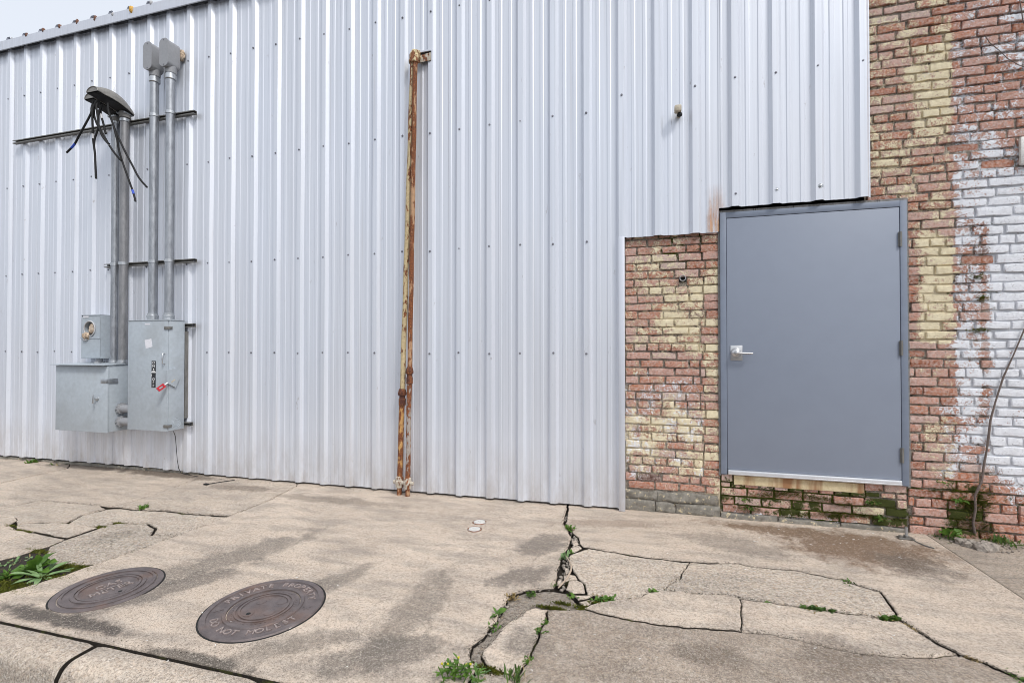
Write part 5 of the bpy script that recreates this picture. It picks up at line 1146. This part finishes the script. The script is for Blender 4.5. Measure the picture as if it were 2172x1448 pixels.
def tuft(name, pt, label, n, L, W, mat, el=(15, 75), spread=.015, cat='weed', lobes=0, droop=.6, line=None):
    o = empty(name, pt); mb = MB()
    for i in range(n):
        an = r2.uniform(0, 2*math.pi); e = R(r2.uniform(*el)); b = Vector(pt)+Vector((r2.gauss(0, spread), r2.gauss(0, spread), -.008))
        if line: t = r2.random(); A_, B_ = line; b = A_.lerp(B_, t)+Vector((r2.gauss(0, spread*.4), r2.gauss(0, spread*.4), -.008))
        leaf(mb, b, (math.cos(an)*math.cos(e), math.sin(an)*math.cos(e), math.sin(e)), .68*L*r2.uniform(.45, 1.2), W*r2.uniform(.6, 1.2), droop*r2.uniform(.5, 1.4), lobes, 0, .2, i)
    mb.build('foliage', mat, o, smooth=80)
    if n > 20 and mat != M['drygrass']:
        mb = MB()
        for i in range(n//5):
            an = r2.uniform(0, 6.28); e = R(r2.uniform(10, 80)); leaf(mb, Vector(pt)+Vector((r2.gauss(0, spread*1.2), r2.gauss(0, spread*1.2), -.006)), (math.cos(an)*math.cos(e), math.sin(an)*math.cos(e), math.sin(e)), L*.7*r2.uniform(.5, 1.2), W*.4, .8, 0, 0, .2, i)
        mb.build('dry_blades', M['drygrass'], o, smooth=80)
    return tag(o, label, cat)
tuft('small_weed', GV(303, 1077), 'small green weed sprouting from the crack in the left slabs', 30, .075, .022, M['leaf'], (30, 80), .02)
tuft('small_weed', GV(70, 980), 'round green weed at the foot of the siding, far left', 46, .07, .03, M['leaf'], (20, 80), .035)
tuft('small_weed', GV(120, 985), 'low weed under the siding edge, second from the far left', 24, .05, .02, M['grass'], (10, 60), .05)
tuft('small_weed', GV(8, 1222), 'small weed at the left picture edge beside the leafy one', 30, .06, .02, M['leaf'], (20, 80), .02)
tuft('small_weed', GV(20, 1190), 'pale creeping weed on the soil behind the leafy one', 26, .05, .016, M['leafpale'], (5, 40), .04)
tuft('small_weed', GV(1206, 1121), 'green weed in the crack nearest the siding bottom', 40, .055, .016, M['leaf'], (20, 80), .022)
tuft('small_weed', GV(1196, 1181), 'pale weed with upright stems where two cracks meet', 16, .075, .014, M['leafpale'], (40, 85), .014)
tuft('small_weed', GV(1210, 1170), 'tiny green sprout beside the upright pale weed', 12, .03, .014, M['leaf'], (20, 80), .010)
tuft('rosette_weed', GV(1053, 1303), 'star shaped green weed at the edge of the broken patch', 11, .085, .020, M['leaf'], (10, 55), .004, droop=.4)
tuft('small_weed', GV(1046, 1330), 'thin weed strip below the star shaped one', 20, .035, .012, M['leaf'], (20, 70), .02)
tuft('small_weed', GV(1127, 1258), 'small dark weed at the top of the broken patch', 20, .035, .016, M['grass'], (20, 80), .018)
tuft('dry_weed', GV(1088, 1266), 'brown dry weed tuft at the corner of the broken patch', 26, .045, .012, M['drygrass'], (20, 85), .022)
tuft('clover_patch', GV(1285, 1269), 'dense bright green clover patch in the crack right of the broken patch', 70, .035, .022, M['leaf'], (20, 80), .03, line=(GV(1262, 1272), GV(1302, 1268)))
tuft('small_weed', GV(1214, 1262), 'small weed at the right rim of the broken patch', 16, .03, .015, M['leaf'], (20, 80), .014)
tuft('small_weed', GV(1383, 1254), 'small clump of green where the long crack bends up', 26, .03, .016, M['leaf'], (20, 80), .016)
tuft('clover_patch', GV(1730, 1290), 'longest strip of green clover in the right hand crack', 90, .035, .020, M['grass'], (20, 80), .02, line=(GV(1697, 1287), GV(1768, 1296)))
tuft('small_weed', GV(1627, 1276), 'tiny sprout halfway along the long right hand crack', 12, .022, .012, M['leaf'], (20, 80), .014)
tuft('clover_patch', GV(1880, 1311), 'two lobed green clump just before the crack widens', 60, .04, .020, M['grass'], (25, 80), .016, line=(GV(1868, 1312), GV(1908, 1312)))
tuft('small_weed', GV(1796, 1234), 'small green tuft at the end of the upper crack', 22, .03, .014, M['grass'], (20, 80), .016)
tuft('dry_weed', GV(1920, 1325), 'brown dry moss strip where the right crack widens', 40, .02, .010, M['drygrass'], (10, 60), .016, line=(GV(1908, 1317), GV(1946, 1336)))
tuft('dry_weed', GV(2058, 1394), 'brown dry moss in the wide black crack at lower right', 36, .02, .010, M['drygrass'], (10, 60), .016, line=(GV(2046, 1390), GV(2075, 1398)))
tuft('small_weed', GV(2160, 1436), 'green sprout in the crack at the lower right corner', 26, .03, .012, M['leaf'], (20, 80), .02)
for (a, b_), lab_ in (((1157, 1316), 'small weed near the top of the straight slanting joint'), ((1146, 1338), 'tiny weed in the middle of the slanting joint'), ((1119, 1398), 'green weed low in the slanting joint')):
    tuft('small_weed', GV(a, b_), lab_, 22, .028, .012, M['leaf'], (20, 80), .014)
tuft('grass_tuft', GV(1095, 1436), 'grassy tuft where the slanting joint meets the bottom crack', 34, .09, .007, M['grass'], (45, 88), .02, droop=.4)
tuft('small_weed', GV(1175, 1241), 'single thin blade weed left of the broken patch', 8, .045, .006, M['leaf'], (50, 85), .006)
# flowering weed at the bottom edge
fp = GV(978, 1445); o = empty('flowering_weed', fp); tag(o, 'taller weed with small yellow buds at the bottom of the picture', 'weed'); mb = MB(); yb_ = MB()
for i in range(10):
    an = r2.uniform(0, 6.28); q = fp+Vector((r2.gauss(0, .045), r2.gauss(0, .02), 0)); tp = q+Vector((math.cos(an)*.03, math.sin(an)*.02, r2.uniform(.04, .095)))
    mb.tube([q, q.lerp(tp, .5)+Vector((.004, 0, .004)), tp], .0022, 5)
    for k in range(9): t = r2.uniform(.1, .95); a2 = r2.uniform(0, 6.28); leaf(mb, q.lerp(tp, t), (math.cos(a2), math.sin(a2), .5), r2.uniform(.02, .045), r2.uniform(.008, .014), .5, 2, 0, .2, i+k)
    if i % 2 == 0:
        bm = bmesh.new(); bmesh.ops.create_icosphere(bm, subdivisions=1, radius=.006)
        for v in bm.verts: v.co += tp
        yb_.bm(bm)
mb.build('foliage', M['leaf'], o, smooth=80); yb_.build('buds', M['yellow'], o, smooth=80)
tuft('small_weed', GV(1010, 1430), 'low pale weed right of the yellow budded one', 40, .035, .012, M['leafpale'], (15, 70), .03)
# growth at the foot of the brick
tuft('broadleaf_weed', Vector((GP(1990,1126)[0], BY-.05, .05)), 'pale green broad leaved weed at the foot of the vine wall', 24, .085, .030, M['leaf'], (10, 75), .03)
tuft('small_weed', GV(1986, 1136), 'tiny pale weed in the corner right of the anchor bolt', 22, .04, .014, M['leafpale'], (20, 70), .02)
tuft('grass_tuft', GV(2112, 1146), 'bushy green grass tuft between the vine foot and the right edge', 110, .11, .010, M['grass'], (30, 88), .045, droop=.7)
tuft('grass_tuft', GV(2135, 1150), 'low spreading grass along the brick at the far right', 60, .06, .008, M['grass'], (20, 80), .05, droop=.7)
tuft('grass_tuft', GV(2020, 1142), 'thin grass between the broad leaved weed and the vine', 40, .07, .008, M['grass'], (25, 85), .04, droop=.6)
for (a, b_, n_, sz), lab_ in (((2028,1058,26,.05), 'sprig of young leaves on the brick beside the vine'), ((1848,1062,60,.035), 'dense dark green clump on the bricks below the door'), ((1868,1096,50,.05), 'grassy clump low on the bricks right of the door sill'), ((1590,1076,34,.035), 'leafy clump on the bricks below the left end of the sill'), ((1574,1055,16,.035), 'little fern sprig by the end of the door sill'), ((1995,1020,16,.03), 'small tuft in a joint right of the door frame')):
    p = WV(a, b_, -.02); tuft('wall_weed', p+Vector((0, -.01, 0)), lab_, n_, sz, sz*.35, M['leaf'] if n_ < 30 else M['grass'], (-10, 70), .022)
# moss cushions as fine real blades
mb = MB()
def moss_patch(c, sx, sy, n, nrm, L=.012):
    for _ in range(n):
        if nrm == 'wall': b = Vector((c[0]+r2.gauss(0, sx), BY-.004+r2.uniform(-.004, .006), c[2]+r2.gauss(0, sy))); d = Vector((r2.gauss(0, .5), -1, r2.gauss(.3, .4)))
        else: b = Vector((c[0]+r2.gauss(0, sx), c[1]+r2.gauss(0, sy), c[2])); d = Vector((r2.gauss(0, .5), r2.gauss(0, .5), 1))
        d.normalize(); s = d.cross(Vector((.3, .5, .8))).normalized(); l = L*r2.uniform(.5, 1.3); w_ = l*.32
        mb.add([b-s*w_, b+s*w_, b+d*l*.6+s*w_*.7, b+d*l], [(0, 1, 2, 3)])
for a, b_, sx, sz, n_ in ((1660,1046,.10,.012,500),(1740,1056,.10,.014,500),(1590,1078,.06,.016,350),(1790,1068,.05,.016,400),(1770,1090,.08,.014,600),(1700,1090,.05,.01,200),(1830,1094,.08,.010,450),(1620,1050,.05,.010,200),(2035,1052,.045,.030,800),(2060,1070,.03,.03,400),(2090,1060,.03,.05,500),(2050,1110,.05,.03,600),(2090,1120,.03,.03,400),(1990,1040,.06,.01,150),(2075,700,.03,.008,120),(2082,632,.02,.012,120),(2070,588,.02,.008,80),(1900,1100,.06,.008,200)):
    p = WV(a, b_, -.03); moss_patch(p, sx, sz, n_, 'wall')
for a, b_, sx, sy, n_ in ((40,1240,.10,.02,1200),(110,1222,.10,.02,1200),(170,1203,.08,.02,1200),(20,1252,.10,.015,700),(75,1166,.06,.012,500),(135,1198,.05,.015,500),(215,1116,.03,.012,300),(250,1108,.03,.01,200),(40,1123,.03,.008,200),(20,1113,.04,.008,200),(1030,1416,.04,.012,500),(1045,1422,.025,.01,300),(1172,1287,.035,.006,500),(1195,1277,.03,.008,150),(1237,1287,.02,.01,200),(1262,1276,.02,.006,150),(130,1109,.02,.006,100),(60,1126,.02,.006,120)):
    p = GV(a, b_, -.010); moss_patch(p, sx, sy, n_, 'ground', .014)
o = mb.build('moss', M['moss']); tag(o, 'fine green moss on soil, cracks and brick joints', 'moss', kind='stuff')
